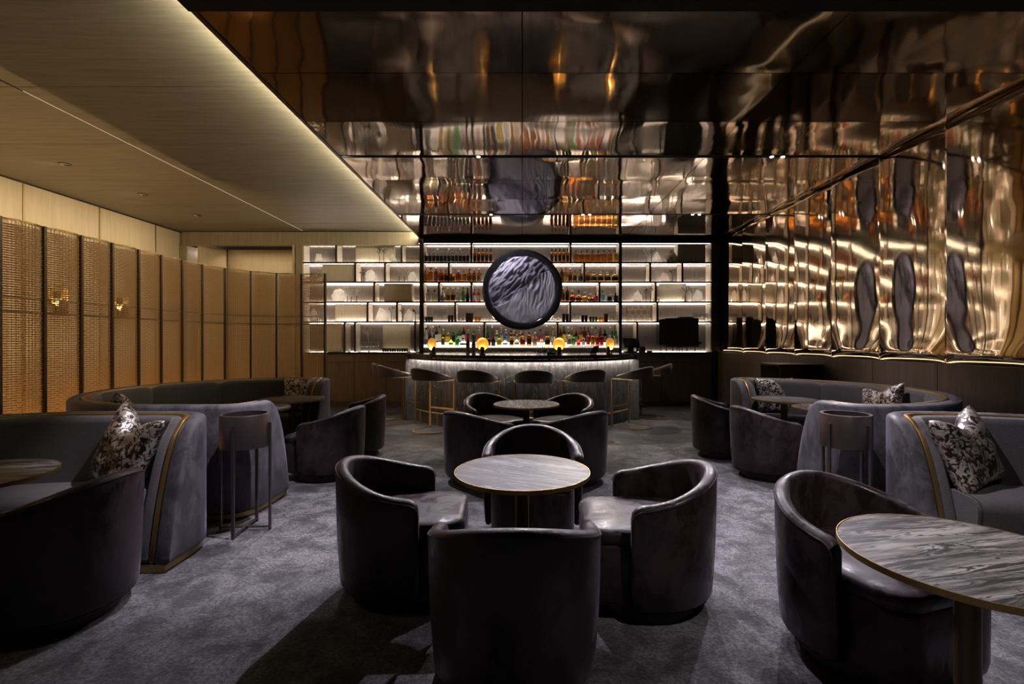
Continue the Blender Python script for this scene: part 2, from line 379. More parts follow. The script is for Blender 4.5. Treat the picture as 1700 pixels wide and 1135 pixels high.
# dark near ceiling
o = MB().box(-2.02, XW+0.2, YF, 2.928, HM-0.03, HM+0.12).build('ceiling', M['void']); o['kind'] = 'structure'
# cove light along the mirror edge washing the timber ceiling
o = MB().box(-2.02, -2.0, -1.5, YB-0.02, HM+0.040, HM+0.07).build('cove_light', M['led_cove']); tag(o, 'warm hidden strip light along the edge between timber and mirror ceilings', 'strip light')

# timber ceiling boards with recessed joints
cw = empty('ceiling'); cw['kind'] = 'structure'
wy = [-2.5, -0.68, 0.52, 1.72, 2.92, 4.12, 5.32, 6.52, 7.72, 8.92, YB]
XS = -4.33
for j in range(len(wy)-1):
    g = 0.004
    box('board', M['wood_ceiling'], (XS+0.012, -1.9, wy[j]+g, wy[j+1]-g, HW, HW+0.03), cw)
    box('board', M['wood_ceiling'], (XL, XS-0.012, wy[j]+g, wy[j+1]-g, HW, HW+0.03), cw)
box('ceiling_deck', M['void'], (XL, -1.8, YF, YB, HW+0.035, HW+0.06), cw)
for y0, y1 in ((4.2, YB-0.05),):
    o = box('light_line', M['led_line'], (XS-0.006, XS+0.006, y0, y1, HW+0.004, HW+0.012)); tag(o, 'thin glowing line recessed between the timber ceiling boards', 'strip light')
# downlights
dl = None
for k, y in enumerate((5.92, 7.14, 8.34)):
    r_ = empty('downlight', (-5.6, y, HW), label=f'dark recessed round downlight in the timber ceiling, {ORD[k]} from the camera', cat='downlight')
    if dl is None:
        a = MB().lathe([(0.065, 0.001), (0.065, -0.006), (0.05, -0.006), (0.048, 0.001)], 28).build('rim', M['dark'], r_, smooth=40)
        b = MB().lathe([(0.048, -0.002), (0.03, -0.0005), (0.001, -0.0005)], 28).build('lens', M['black_gloss'], r_, smooth=40); dl = (a, b)
    else:
        inst(dl[0], 'rim', r_); inst(dl[1], 'lens', r_)
# mirror-slot spot heads
heads = [(-0.48, 5.49, 'single small spot lens in the nearer black ceiling slot'),
         (2.74, 5.49, 'left lens of the spot pair in the nearer ceiling slot'), (2.86, 5.49, 'right lens of the spot pair in the nearer ceiling slot'),
         (-0.50, 7.97, 'single small spot lens in the farther ceiling slot above the round artwork'),
         (0.97, 7.97, 'left lens of the spot pair in the farther ceiling slot'), (1.08, 7.97, 'right lens of the spot pair in the farther ceiling slot'),
         (2.73, 7.97, 'farther ceiling slot, left lens of the pair near the mirror wall'), (2.84, 7.97, 'farther ceiling slot, right lens of the pair near the mirror wall')]
for x, y, lb in heads:
    y = cy[3]+0.027 if y < 6 else cy[6]+0.027
    r_ = empty('spot_light', (x, y, HM), label=lb, cat='spotlight')
    MB().lathe([(0.03, 0.05), (0.03, -0.004), (0.022, -0.006), (0.021, 0.05)], 16).build('housing', M['black'], r_, smooth=40)
    MB().lathe([(0.020, -0.003), (0.014, -0.009), (0.001, -0.011)], 16).build('lens', M['lens'], r_, smooth=60)

# left wall timber panels with brass strips between
wl = empty('wall_left'); wl['kind'] = 'structure'
ly = [-2.5, -0.57, 0.62, 1.81, 3.0, 4.21, 5.40, 6.59, 7.78, 8.97, YB+1.0]
for j in range(len(ly)-1):
    box('panel', M['wood_wall'], (XL-0.04, XL, ly[j]+0.012, ly[j+1]-0.012, 0, HW-0.02), wl)
    box('brass_strip', M['trim_brass'], (XL-0.03, XL+0.008, ly[j]-0.010, ly[j]+0.010, 0, HW-0.02), wl)
o = box('wall_left', M['black'], (XL-0.12, XL-0.05, YF, YB+1.1, 0, HW+0.06)); o['kind'] = 'structure'
o = box('trim_2', M['black'], (XL-0.03, XL+0.004, YF, YB, HW-0.018, HW+0.0)); o['kind'] = 'structure'
o = box('wall_near', M['wood_base'], (XL-0.1, XW+0.3, YF-0.1, YF, 0, HW+0.1)); o['kind'] = 'structure'

# right wall: timber base, lit ledge, billowing polished sheets
wr = empty('wall_right'); wr['kind'] = 'structure'
ry = [4.515-0.832*7]+[4.515+0.832*(k-6) for k in range(13)]
ry = [y for y in ry if y < YB-0.3]+[YB]
ry[0] = YF
for j in range(len(ry)-1):
    box('base_panel', M['wood_base'], (3.875, 3.90, ry[j]+0.004, ry[j+1]-0.004, 0.10, 1.085), wr)
box('plinth', M['black'], (3.89, 3.92, YF, YB, 0, 0.10), wr)
box('base_core', M['black'], (3.902, 4.3, YF, YB, 0, 1.07), wr)
o = box('ledge_light', M['led_ledge'], (3.905, 3.917, 1.0, YB-0.05, 1.071, 1.081)); tag(o, 'warm strip light along the ledge under the polished metal wall', 'strip light')
box('wall_right', M['black'], (4.03, 4.2, YF, YB, 1.07, HM+0.12))['kind'] = 'structure'
def wallsheet(y0, y1, seed):
    g = 0.003; nu = 36; zs = [1.09+0.004*i for i in range(8)]+[1.13+0.012*i for i in range(16)]; z = zs[-1]
    while z < HM-0.04: z += 0.045; zs.append(z)
    zs[-1] = HM+0.014
    vs = []; W = (y1-y0)/2; yc = (y0+y1)/2; nv = len(zs)
    for i in range(nu+1):
        u = -1+2*i/nu; y = yc+(W-g)*u
        for z in zs:
            t = z-1.09
            b = 0.0195*(1-u*u)*(1-exp(-t/0.05)) + 0.030*(1-u*u)*(t/0.07)*exp(1-t/0.07)*0.9
            b += radians(2.3)*(u*W)  # leaf turned a little
            b += 0.0030*noise.noise(Vector((y*1.5, z*2.4, seed)))*min(1, t/0.3)
            vs.append((3.962-b, y, z))
    fs = [(i*nv+j, (i+1)*nv+j, (i+1)*nv+j+1, i*nv+j+1) for i in range(nu) for j in range(nv-1)]
    o = MB().add(vs, fs).build('panel', M['mirror_wall'], wr, smooth=60, fix=False)
    sd = o.modifiers.new('thick', 'SOLIDIFY'); sd.thickness = 0.004; sd.offset = -1
for j in range(len(ry)-1):
    if ry[j+1]-ry[j] > 1.2: continue
    wallsheet(ry[j], ry[j+1], j*5.3)

# back wall behind the shelving and left recess
xj = BX(503)
wb = empty('wall_back'); wb['kind'] = 'structure'
box('backing', M['black'], (xj-0.02, 4.2, YB+0.36, YB+0.42, 0, HW+0.1), wb)
box('header', M['wood_back'], (BX(302), -2.06, YB-0.02, YB+0.1, BZ(407), HW-0.012), wb)
box('side_panel', M['wood_back'], (XL, BX(308), YB-0.02, YB+0.05, 0, BZ(407)-0.003), wb)
box('column', M['wood_back'], (BX(492), BX(503), YB-0.02, YB+0.3, 0, BZ(407)-0.003), wb)
box('recess_panel', M['wood_wall'], (BX(340), BX(500), YB+0.75, YB+0.8, 0, HW), wb)
box('recess_panel', M['wood_wall'], (XL, BX(338), YB+0.9, YB+0.95, 0, HW), wb)
box('recess_ceiling', M['void'], (XL, BX(500), YB+0.10, YB+1.0, BZ(403), BZ(403)+0.05), wb)

for nm, p0, p1 in (('pivot_panel', (BX(326), YB+0.03), (BX(345), YB+0.55)), ('pivot_panel', (BX(486), YB-0.02), (BX(492), YB+0.45))):
    t = 0.035; mb = MB()
    mb.loft([[(p0[0], p0[1], z), (p0[0]+t, p0[1], z), (p1[0]+t, p1[1], z), (p1[0], p1[1], z)] for z in (0.02, BZ(404)-0.02)])
    mb.build(nm, M['wood_wall'], wb)
area((-5.3, YB+0.35, 3.05), (-5.3, YB+0.75, 2.0), 3.5, 1.6, 0.1, (1, 0.85, 0.6))
o = box('recess_light', M['led_up'], (BX(313), BX(324), YB+0.5, YB+0.52, BZ(407)-0.08, BZ(407)-0.05)); tag(o, 'short strip light in the narrow niche by the timber wall', 'strip light')
box('niche_side', M['wood_shelf'], (BX(308), BX(310), YB+0.03, YB+0.6, 0, BZ(407)-0.005), wb)
box('niche_back', M['wood_shelf'], (BX(308), BX(334), YB+0.62, YB+0.64, 0, BZ(407)-0.005), wb)

# ---------------------------------------------------------------- shelving
YS, YBK = YB, YB+0.32
ZT = BZ(403.5)
ROWZ = [ZT, BZ(436), BZ(468.5), BZ(501.5), BZ(534.5), 1.07]
TH = 0.026
def shelving(label, x0, x1, divs, boxes, frame_l, frame_r, lastz):
    r = empty('shelving', (0, 0, 0), label=label, cat='shelving')
    MB().box(x0, x1, YS-0.01, YBK+0.02, ZT, HM-0.002).build('top_rail', M['dark'], r)
    for a, b in (frame_l, frame_r):
        if b > a: MB().box(a, b, YS-0.015, YBK, 0.0 if lastz < 1.0 else 1.07, ZT).build('post', M['dark'], r)
    for k in range(1, 5):
        z = ROWZ[k]
        s = MB().box(x0, x1, YS+0.012, YBK, z-TH/2, z+TH/2).build('shelf', M['wood_shelf'], r)
        MB().box(x0, x1, YS-0.006, YS+0.0115, z-TH/2-0.003, z+TH/2+0.003).build('edge', M['dark'], s)
    for k in range(5):
        zt = ROWZ[k]-(TH/2 if k else 0); zb = ROWZ[k+1]+(TH/2 if k < 4 else 0)
        ds = sorted(divs[k]); edges = [x0]+[v for d in ds for v in (d-0.02, d+0.02)]+[x1]
        for d in ds:
            dv = MB().box(d-0.016, d+0.016, YS+0.012, YBK, zb+0.002, zt-0.002).build('divider', M['wood_shelf'], r)
            MB().box(d-0.018, d+0.018, YS-0.004, YS+0.0115, zb+0.004, zt-0.004).build('edge', M['dark'], dv)
        for i in range(0, len(edges), 2):
            a, b = edges[i], edges[i+1]
            if b-a < 0.03: continue
            MB().box(a+0.002, b-0.002, YBK-0.035, YBK-0.02, zb, zt).build('back_panel', M['wood_panel'], r)
            MB().box(a+0.012, b-0.012, YBK-0.052, YBK-0.044, zb+0.001, zb+0.010).build('led_strip', M['led_up' if k < 4 else 'led'], r)
            MB().box(a+0.012, b-0.012, YBK-0.052, YBK-0.044, zt-0.008, zt-0.001).build('led_strip', M['led'], r)
            MB().box(a+0.012, b-0.012, YS+0.030, YS+0.038, zt-0.004, zt-0.001).build('led_strip', M['led_front'], r)
    for (a, b) in ((x0-0.004, x0+0.001), (x1-0.001, x1+0.004)):
        MB().box(a, b, YS+0.02, YBK-0.001, ROWZ[5], ZT-0.002).build('lining', M['wood_shelf'], r)
    for k, a, b, front in boxes:
        zt = ROWZ[k]-(TH/2 if k else 0)-0.012; zb = ROWZ[k+1]+(TH/2 if k < 4 else 0)+0.001
        y0 = YS+0.03 if front else YS+0.15
        MB().box(BX(a), BX(b), y0, YBK-0.055, zb, zt).build('closed_box', M['wood_box'], r, bevel=0.002)
        if not front: MB().box(BX(a)+0.03, BX(b)-0.03, y0-0.045, y0-0.037, zb, zb+0.006).build('led_strip', M['led_up' if k < 4 else 'led'], r)
    return r
X = BX
shelving('left bay of pale back-lit open shelves with rock crystals, beside the woven screens', X(503.5), X(696.5),
         [[X(558), X(666.6)], [X(589.5), X(639)], [X(621)], [X(610), X(659)], [X(572), X(589), X(689)]],
         [(0, 586, 651, 0), (1, 534, 588, 1), (2, 637, 683, 1), (3, 551.5, 608, 0), (4, 541, 566, 1), (4, 632, 677, 0)],
         (X(503.5)-0.0, X(503.5)-0.1), (X(696.7), X(703.3)), 0.9)
shelving('centre bay of back-lit shelves full of spirit bottles behind the round artwork', X(703.5), X(1027.5),
         [[X(782.5), X(947.3)], [X(745), X(970)], [X(728.6), X(782.5), X(995.3)], [X(755.6), X(946.8)], [X(804), X(925.6)]],
         [], (0, 0), (X(1027.7), X(1032.3)), 1.2)
shelving('right bay of pale back-lit open shelves above the black machine', X(1032.5), X(1180.5),
         [[], [X(1079.5), X(1133)], [X(1088.6)], [X(1091.5)], [X(1058)]],
         [(0, 1126, 1172, 1), (2, 1098, 1144, 0)], (0, 0), (X(1181), X(1195)), 0.9)
# lit bottle steps of the centre bay
st = empty('bottle_step', (0, 0, 0), label='luminous two-tier bottle display step under the centre shelves', cat='display step')
MB().box(X(704.5), X(1026.5), YS-0.05, YS+0.10, 1.162, 1.190).build('lower_tier', M['lit_step'], st)
MB().box(X(704.5), X(1026.5), YS+0.102, YS+0.262, 1.162, 1.262).build('upper_tier', M['lit_step'], st)
MB().box(X(704.5), X(1026.5), YS-0.03, YS+0.26, 1.072, 1.160).build('carcass', M['wood_base'], st)
# base cabinets
def cabinet_run(label, x0, x1, joints, yf, group=None):
    r = empty('base_cabinets', (0, 0, 0), label=label, cat='cabinet')
    MB().box(x0+0.004, x1-0.004, yf+0.02, YBK+0.04, 0.08, 1.035).build('carcass', M['black'], r)
    MB().box(x0, x1, yf+0.05, YBK, 0.0, 0.078).build('kick_plate', M['wood_base'], r)
    js = [x0]+joints+[x1]
    for a, b in zip(js, js[1:]):
        MB().box(a+0.004, b-0.004, yf, yf+0.018, 0.085, 0.865).build('door', M['wood_base'], r)
        MB().box(a+0.004, b-0.004, yf, yf+0.018, 0.875, 1.03).build('drawer', M['wood_base'], r)
    return r
cabinet_run('greyed oak base cabinets under the left shelves', BX(505), X(703), [X(541), X(588.5), X(642)], YB)
cabinet_run('dark oak base cabinets under the right shelves beside the mirror wall', X(1032), 3.89, [X(1060), X(1098), X(1147)], YB)
cabinet_run('low oak cabinets behind the curved bar', X(703.4), X(1031.6), [X(760), X(815), X(870), X(925), X(980)], YB-0.26)
def worktop(label, x0, x1, y0):
    o = MB().box(x0, x1, y0, YBK+0.03, 1.036, 1.070).build('worktop', M['top_stone'], bevel=0.003); tag(o, label, 'worktop'); return o
worktop('thin black stone worktop below the left shelves', BX(505), X(703.3), YB-0.03)
worktop('thin black stone worktop carrying the black machine', X(1031.7), 3.89, YB-0.03)
worktop('black stone back-bar worktop behind the curved bar', X(703.4), X(1031.6), YB-0.29)

# ---------------------------------------------------------------- round artwork
art = empty('round_artwork', (0.005, 9.42, 2.285), label='large round grey relief artwork of rippling folds in a thick black ring frame', cat='artwork')
prof = [(0.665, -0.05), (0.70, -0.075), (0.745, -0.078), (0.775, -0.055), (0.785, 0.0), (0.785, 0.12), (0.64, 0.12), (0.655, 0.0)]
n = 96
MB().loft([[(r*cos(2*pi*j/n), y, r*sin(2*pi*j/n)) for r, y in prof] for j in range(n)]+[[(r, y, 0) for r, y in prof]], True, False).build('frame', M['black_gloss'], art, smooth=35)
def relief_h(x, z):
    p = Vector((x, z, 0))
    d = (x*0.62-z*0.78)          # across the ridge
    edge = -0.02+0.16*x+0.10*sin(3.2*x+0.4)+0.05*noise.noise(p*4)
    s = x*0.55+0.35*z
    q = -x*0.60+z                # above/below the diagonal
    side = q-(0.02+0.07*sin(5*x)+0.05*noise.noise(Vector((x*4, 1, 2))))
    wv = Vector((x*2.2+z*1.2, z*2.2-x*0.6, 3))
    if side > 0:   # dark, deeply rippled upper field
        a = noise.noise(Vector((x*11-z*11, (x+z)*3.4, 1))+Vector((1, 1, 1))*0.8*noise.noise(p*5))
        b = noise.noise(Vector((x*22-z*20, (x+z)*6, 4)))
        h = 0.060*a+0.034*b-0.05*exp(-side*5)+0.05*side+0.03*noise.noise(p*3)-0.03
        return h+0.02
    a = noise.noise(Vector((x*24-z*4, (z+0.5*x)*6, 2))+Vector((1, 0, 0))*1.4*noise.noise(p*4))
    return 0.055*exp(side*3)+0.022*a+0.04*noise.noise(p*3.1)+0.03+0.0*d
nr, na = 84, 200; vs = [(0, -relief_h(0, 0), 0)]; fs = []
for i in range(1, nr+1):
    for j in range(na):
        r = 0.668*i/nr; x = r*cos(2*pi*j/na); z = r*sin(2*pi*j/na)
        vs.append((x, -relief_h(x, z)*min(1, (nr-i)/4+0.1), z))
for j in range(na): fs.append((0, 1+j, 1+(j+1) % na))
for i in range(nr-1):
    for j in range(na):
        a = 1+i*na+j; b = 1+i*na+(j+1) % na; fs.append((a, a+na, b+na, b))
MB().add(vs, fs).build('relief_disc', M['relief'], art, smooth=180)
MB().loft([[(0.66*cos(2*pi*j/48), y, 0.66*sin(2*pi*j/48)) for j in range(48)] for y in (0.125, 0.135)]).build('backing', M['black'], art)
MB().box(-0.05, 0.05, 0.136, 0.20, -0.4, 0.4).build('bracket', M['black'], art)

# ---------------------------------------------------------------- curved bar
BC = (0.0, 8.9)
def arc(R_, a0, a1, n): return [(BC[0]+R_*sin(a0+(a1-a0)*i/n), BC[1]-R_*cos(a0+(a1-a0)*i/n)) for i in range(n+1)]
def arcwall(ro, ri, a0, a1, z0, z1, n=8, extra=None):
    mb = MB(); o = arc(ro, a0, a1, n); i_ = arc(ri, a0, a1, n)
    return mb.loft([[(o[k][0], o[k][1], z0), (o[k][0], o[k][1], z1), (i_[k][0], i_[k][1], z1), (i_[k][0], i_[k][1], z0)] for k in range(n+1)])
bar = empty('bar_counter', (0, 0, 0), label='curved grey marble bar with glowing underside and black stone top', cat='bar counter')
AM = math.asin(1.76/2.0)
nb = 9
for k in range(nb):
    a0 = -AM+2*AM*k/nb+0.0012; a1 = -AM+2*AM*(k+1)/nb-0.0012
    arcwall(2.0, 1.97, a0, a1, 0.0, 0.985, 8).build('stone_panel', M['bar_stone'], bar, smooth=30)
arcwall(1.968, 1.90, -AM, AM, 0.0, 0.98, 40).build('core', M['black'], bar)
top = arcwall(2.13, 1.15, -1.16, 1.16, 1.035, 1.09, 56).build('bar_top', M['top_stone'], bar, smooth=30)
arcwall(2.12, 2.075, -1.15, 1.15, 1.0, 1.034, 56).build('apron', M['black_gloss'], bar, smooth=30)
arcwall(2.052, 2.030, -AM+0.02, AM-0.02, 1.016, 1.032, 56).build('led_strip', M['led_bar'], bar)
for s in (-1, 1):
    x0, x1 = (1.755, 1.915)
    MB().box(min(s*x0, s*x1), max(s*x0, s*x1), 7.93, 9.0, 0, 1.033).build('end_slab', M['bar_stone'], bar, bevel=0.004)
# foot rail
pts = [(x, y, 0.20) for x, y in arc(2.05, -1.0, 1.0, 48)]
rail = MB().tube(pts, 0.012, 10).build('foot_rail', M['brass'], bar, smooth=60)
for k in range(9):
    a = -0.9+1.8*k/8
    x, y = 2.05*sin(a), 8.9-2.05*cos(a); x2, y2 = 1.995*sin(a), 8.9-1.995*cos(a)
    MB().tube([(x, y, 0.2), (x, y, 0.0)], 0.009, 8).build('rail_post', M['brass'], rail, smooth=60)
for px in (693-6, 720.5, 783, 963, 1044):
    a = math.asin(max(-0.86, min(0.86, (px-867)*7.15/F/2.0)))
    pth = []
    for k in range(9):
        t = -1.2+2.4*k/8; aa = a+t*0.012
        rr = 2.012+0.012*abs(t); pth.append((rr*sin(aa), 8.9-rr*cos(aa), 0.945+0.016*t*t))
    MB().tube(pth, 0.0035, 6).build('bag_hook', M['black'], bar)

# disc lamps
def lamp_proto():
    r = empty('disc_lamp')
    # dished disc facing -Y, light source hidden behind the upright cap
    prof = [(0.001, 0.030), (0.05, 0.024), (0.082, 0.008), (0.094, -0.006), (0.097, -0.005), (0.094, 0.004), (0.06, 0.030), (0.001, 0.036)]
    n = 36
    MB().loft([[(rr*cos(2*pi*j/n), yy, 0.155+rr*sin(2*pi*j/n)) for rr, yy in prof] for j in range(n)]+[[(rr, yy, 0.155) for rr, yy in prof]], True, False).build('disc', M['disc'], r, smooth=50)
    rings = []
    for z, w_ in ((0.0, 0.034), (0.085, 0.034), (0.098, 0.031), (0.108, 0.024), (0.115, 0.014), (0.118, 0.003)):
        rings.append([(w_*cos(2*pi*j/20), -0.040+0.75*w_*sin(2*pi*j/20), z) for j in range(20)])
    MB().loft(rings).build('cap', M['bronze'], r, smooth=50)
    MB().lathe([(0.052, 0), (0.052, 0.010), (0.046, 0.012), (0.001, 0.012)], 24, (0, -0.02, 0)).build('foot', M['bronze'], r, smooth=40)
    MB().box(-0.006, 0.006, 0.02, 0.034, 0.0, 0.08).build('stem', M['bronze'], r)
    MB().lathe([(0.001, 0.082), (0.009, 0.086), (0.010, 0.095), (0.009, 0.104), (0.001, 0.108)], 12, (0, -0.004, 0)).build('bulb', M['bulb'], r, smooth=80)
    return r
M['disc'] = mat('gold_leaf', (0.95, 0.66, 0.25), 0.35, 0.55)
lp = lamp_proto(); lamps = [(801, 7.33, 0, 'glowing gold disc lamp seen face on, left of the bar centre'), (928, 7.33, 0, 'glowing gold disc lamp seen face on, right of the bar centre'),
    (717, 7.62, 0.95, 'gold disc lamp turned sideways near the left end of the bar'), (1013, 7.62, -0.95, 'gold disc lamp turned sideways near the right end of the bar')]
for i, (px, y, rz, lb) in enumerate(lamps):
    o = lp if i == 0 else copy_tree(lp)
    x = (px-HX)*y/F; o.location = (x, y, 1.091); o.rotation_euler = (0, 0, rz); o['label'] = lb; o['category'] = 'lamp'; o['group'] = 'disc lamps along the bar'
# wall sconces behind the woven screens
for i, (px, lb) in enumerate(((100, 'round gold wall lamp glowing behind the second woven screen panel'), (203, 'round gold wall lamp glowing behind the fourth woven screen panel'))):
    y = 6.72*F/(HX-px); o = copy_tree(lp); o.name = 'wall_lamp'; o.scale = (1.7, 1.7, 1.7)
    o.location = (-6.742, y, 1.95-0.25); o.rotation_euler = (0, 0, radians(90)); o['label'] = lb; o['category'] = 'lamp'; o['group'] = 'wall lamps behind the screens'
    MB().box(-0.02, 0.02, 0.0, 0.0347, 0.12, 0.19).build('wall_plate', M['bronze'], o)

# ---------------------------------------------------------------- generic upholstered wall
def wallring(p, nrm, o0, o1, zb, zt, r, taper=0.0, rb=0.012):
    """ring of one upright padded wall section at path point p, nrm pointing inward"""
    H = max(zt-zb, 0.02); r = min(r, H*0.45); pts = []
    def P(off, z):
        return (p[0]+nrm[0]*off, p[1]+nrm[1]*off, z)
    tp = lambda z: taper*(1-(z-zb)/H)**2
    mid = (o0+o1)/2; hw = (o1-o0)/2
    pts.append(P(mid, zb)); pts.append(P(o0+tp(zb)+rb, zb)); pts.append(P(o0+tp(zb+rb), zb+min(rb*1.5, H*0.3)))
    for t in (0.35, 0.7): z = zb+(zt-r-zb)*t; pts.append(P(o0+tp(z), z))
    for k in range(9):
        a = pi*k/8; pts.append(P(mid-hw*cos(a), zt-r+r*sin(a)))
    for t in (0.7, 0.35): z = zb+(zt-r-zb)*t; pts.append(P(o1, z))
    pts.append(P(o1, zb+min(rb*1.5, H*0.3))); pts.append(P(o1-rb, zb))
    return pts
def path_normals(pts, left=True):
    res = []
    for i, p in enumerate(pts):
        a = pts[max(i-1, 0)]; b = pts[min(i+1, len(pts)-1)]
        dx, dy = b[0]-a[0], b[1]-a[1]; L = sqrt(dx*dx+dy*dy) or 1
        res.append((-dy/L, dx/L) if left else (dy/L, -dx/L))
    return res
def rrect(x0, x1, y0, y1, r, n=6, rf=None):
    """rounded rectangle outline, ccw; rf = radius of the two x1 corners"""
    rf = rf or r; pts = []
    for cx_, cy_, a0, rr in ((x1, y1, 0, rf), (x0, y1, 90, r), (x0, y0, 180, r), (x1, y0, 270, rf)):
        sx = -1 if cx_ == x1 else 1; sy = -1 if cy_ == y1 else 1
        for k in range(n+1):
            a = radians(a0+90*k/n); pts.append((cx_+sx*rr+rr*cos(a), cy_+sy*rr+rr*sin(a)))
    return pts
def slab(outline, levels, c=(0, 0)):
    """levels: (z, inset scale)"""
    mb = MB(); rings = []
    for z, ins in levels:
        ring = []
        for x, y in outline:
            d = sqrt((x-c[0])**2+(y-c[1])**2) or 1; k = max(0.0, (d-ins)/d); ring.append((c[0]+(x-c[0])*k, c[1]+(y-c[1])*k, z))
        rings.append(ring)
    return mb.loft(rings)

# tub chair, front = +X
def tub_chair():
    r = empty('tub_chair'); Rr, ax = 0.335, 0.13
    pts = []
    na = 6
    for k in range(na+1): pts.append((ax-ax*k/na, -Rr))
    for k in range(1, 33): a = -pi/2-pi*k/32; pts.append((Rr*cos(a), Rr*sin(a)))
    for k in range(1, na+1): pts.append((ax*k/na, Rr))
    # fine steps at ends for rounded fronts
    e0 = [(ax, -Rr), (ax-0.006, -Rr), (ax-0.02, -Rr), (ax-0.045, -Rr)]; e1 = [(x, -y) for x, y in reversed(e0)]
    pts = e0+[p for p in pts if not (p[0] > ax-0.05)]+e1
    nm = path_normals(pts, left=False)
    S = [0]
    for a, b in zip(pts, pts[1:]): S.append(S[-1]+sqrt((a[0]-b[0])**2+(a[1]-b[1])**2))
    T = S[-1]; rings = []; rim = []
    for p, nn, s in zip(pts, nm, S):
        e = min(s, T-s); t = 0.5-0.5*cos(2*pi*s/T)
        zt = 0.555+0.125*t**0.9; zb = 0.075
        q = max(0, 0.05-e)/0.05; drop = 1-sqrt(max(0, 1-q*q)); zt -= 0.05*drop; zb += 0.06*drop
        th = 0.062-0.018*drop; 
        rings.append(wallring(p, nn, 0.0+0.006*drop, th, zb, zt, 0.026, 0.022))
        rim.append((p[0]+nn[0]*0.0015, p[1]+nn[1]*0.0015, zt-0.020))
    MB().loft(rings).build('backrest', M['velvet'], r, smooth=60)
    MB().tube(rim, 0.0045, 6).build('piping', M['velvet'], r, smooth=60)
    ol = rrect(-0.27, 0.335, -0.268, 0.268, 0.20, 8, 0.11)
    s_ = slab(ol, [(0.36, 0.012), (0.37, 0.002), (0.395, 0.0), (0.41, 0.005), (0.42, 0.018), (0.427, 0.045), (0.431, 0.10), (0.433, 0.2)], (0.03, 0)).build('seat', M['velvet'], r, smooth=60)
    slab(ol, [(0.075, 0.03), (0.085, 0.012), (0.12, 0.004), (0.345, 0.002), (0.358, 0.010)], (0.03, 0)).build('seat_base', M['velvet'], r, smooth=60)
    MB().lathe([(0.26, 0), (0.265, 0.01), (0.265, 0.07), (0.26, 0.078)], 40, (0.02, 0, 0)).build('plinth', M['velvet'], r, smooth=40)
    return r
chairs = [
    (-0.03, 1.90, 90, 'plum velvet tub chair in the foreground with its back to the camera'),
    (-0.630, 2.56, 3, 'plum velvet tub chair left of the near centre table, facing right'),
    (0.635, 2.47, 177, 'plum velvet tub chair right of the near centre table, facing left'),
    (0.070, 3.30, -91, 'plum velvet tub chair behind the near centre table, facing the camera'),
    (-0.40, 4.50, 52, 'plum velvet tub chair at the second centre table, near left, back turned'),
    (0.46, 4.50, 128, 'plum velvet tub chair at the second centre table, near right, back turned'),
    (-0.33, 5.52, -55, 'plum velvet tub chair at the second centre table, far left side'),
    (0.47, 5.48, -125, 'plum velvet tub chair at the second centre table, far right side'),
    (-1.86, 4.66, 172, 'dark velvet tub chair facing the left sofa, the one nearer the camera'),
    (-1.90, 5.52, 190, 'dark velvet tub chair facing the left sofa, the one nearer the bar'),
    (2.36, 4.66, 8, 'mauve velvet tub chair facing the right sofa, the one nearer the camera'),
    (2.27, 5.50, -10, 'mauve velvet tub chair facing the right sofa, the one nearer the bar'),
    (1.43, 2.02, -72, 'plum velvet tub chair behind the striped table in the right foreground'),
    (-2.22, 2.30, 178, 'near-black velvet tub chair in the left foreground, back to the aisle'),
]
ch0 = tub_chair()
for i, (x, y, a, lb) in enumerate(chairs):
    o = ch0 if i == 0 else copy_tree(ch0)
    o.location = (x, y, 0); o.rotation_euler = (0, 0, radians(a)); o['label'] = lb; o['category'] = 'chair'; o['group'] = 'velvet tub chairs'

# lounge tables
def table(stone_):
    r = empty('lounge_table')
    t = MB().lathe([(0.001, 0.640), (0.325, 0.640), (0.3295, 0.644), (0.3295, 0.657), (0.327, 0.6595), (0.001, 0.6595)], 72).build('table_top', stone_, r, smooth=40)
    MB().lathe([(0.330, 0.641), (0.333, 0.641), (0.333, 0.6602), (0.330, 0.6602), (0.330, 0.641)], 72, caps=False).build('brass_rim', M['trim_brass'], t, smooth=40)
    MB().lathe([(0.033, 0.012), (0.033, 0.628), (0.12, 0.630), (0.12, 0.639)], 28).build('leg', M['bronze'], r, smooth=40)
    MB().lathe([(0.20, 0), (0.20, 0.008), (0.19, 0.012), (0.02, 0.012)], 48).build('base', M['bronze'], r, smooth=40)
    return r
ta, tb = table(M['table_a']), table(M['table_b'])
tabs = [(0.0, 2.39, 0, ta, 'near round centre table with diagonal grey wave stone and thin brass rim'),
        (0.042, 4.90, 2.1, ta, 'second round centre table, closer to the bar'),
        (1.34, 1.455, 0, tb, 'round table with straight dark-striped stone in the right foreground'),
        (-2.64, 2.29, 0, tb, 'round table cut by the left edge of the picture'),
        (-2.55, 5.36, 1.0, ta, 'round table in front of the left sofa, the one nearer the bar'),
        (-2.58, 4.62, 0.3, tb, 'round table in front of the left sofa, the one nearer the camera'),
        (2.87, 5.30, 0.2, ta, 'round table in front of the right sofa, the one nearer the bar'),
        (2.94, 4.60, 0.9, tb, 'round table in front of the right sofa, the one nearer the camera')]
seen = set()
for x, y, rz, pr, lb in tabs:
    o = pr if id(pr) not in seen else copy_tree(pr); seen.add(id(pr))
    o.location = (x, y, 0); o.rotation_euler = (0, 0, rz); o['label'] = lb; o['category'] = 'table'; o['group'] = 'round stone lounge tables'

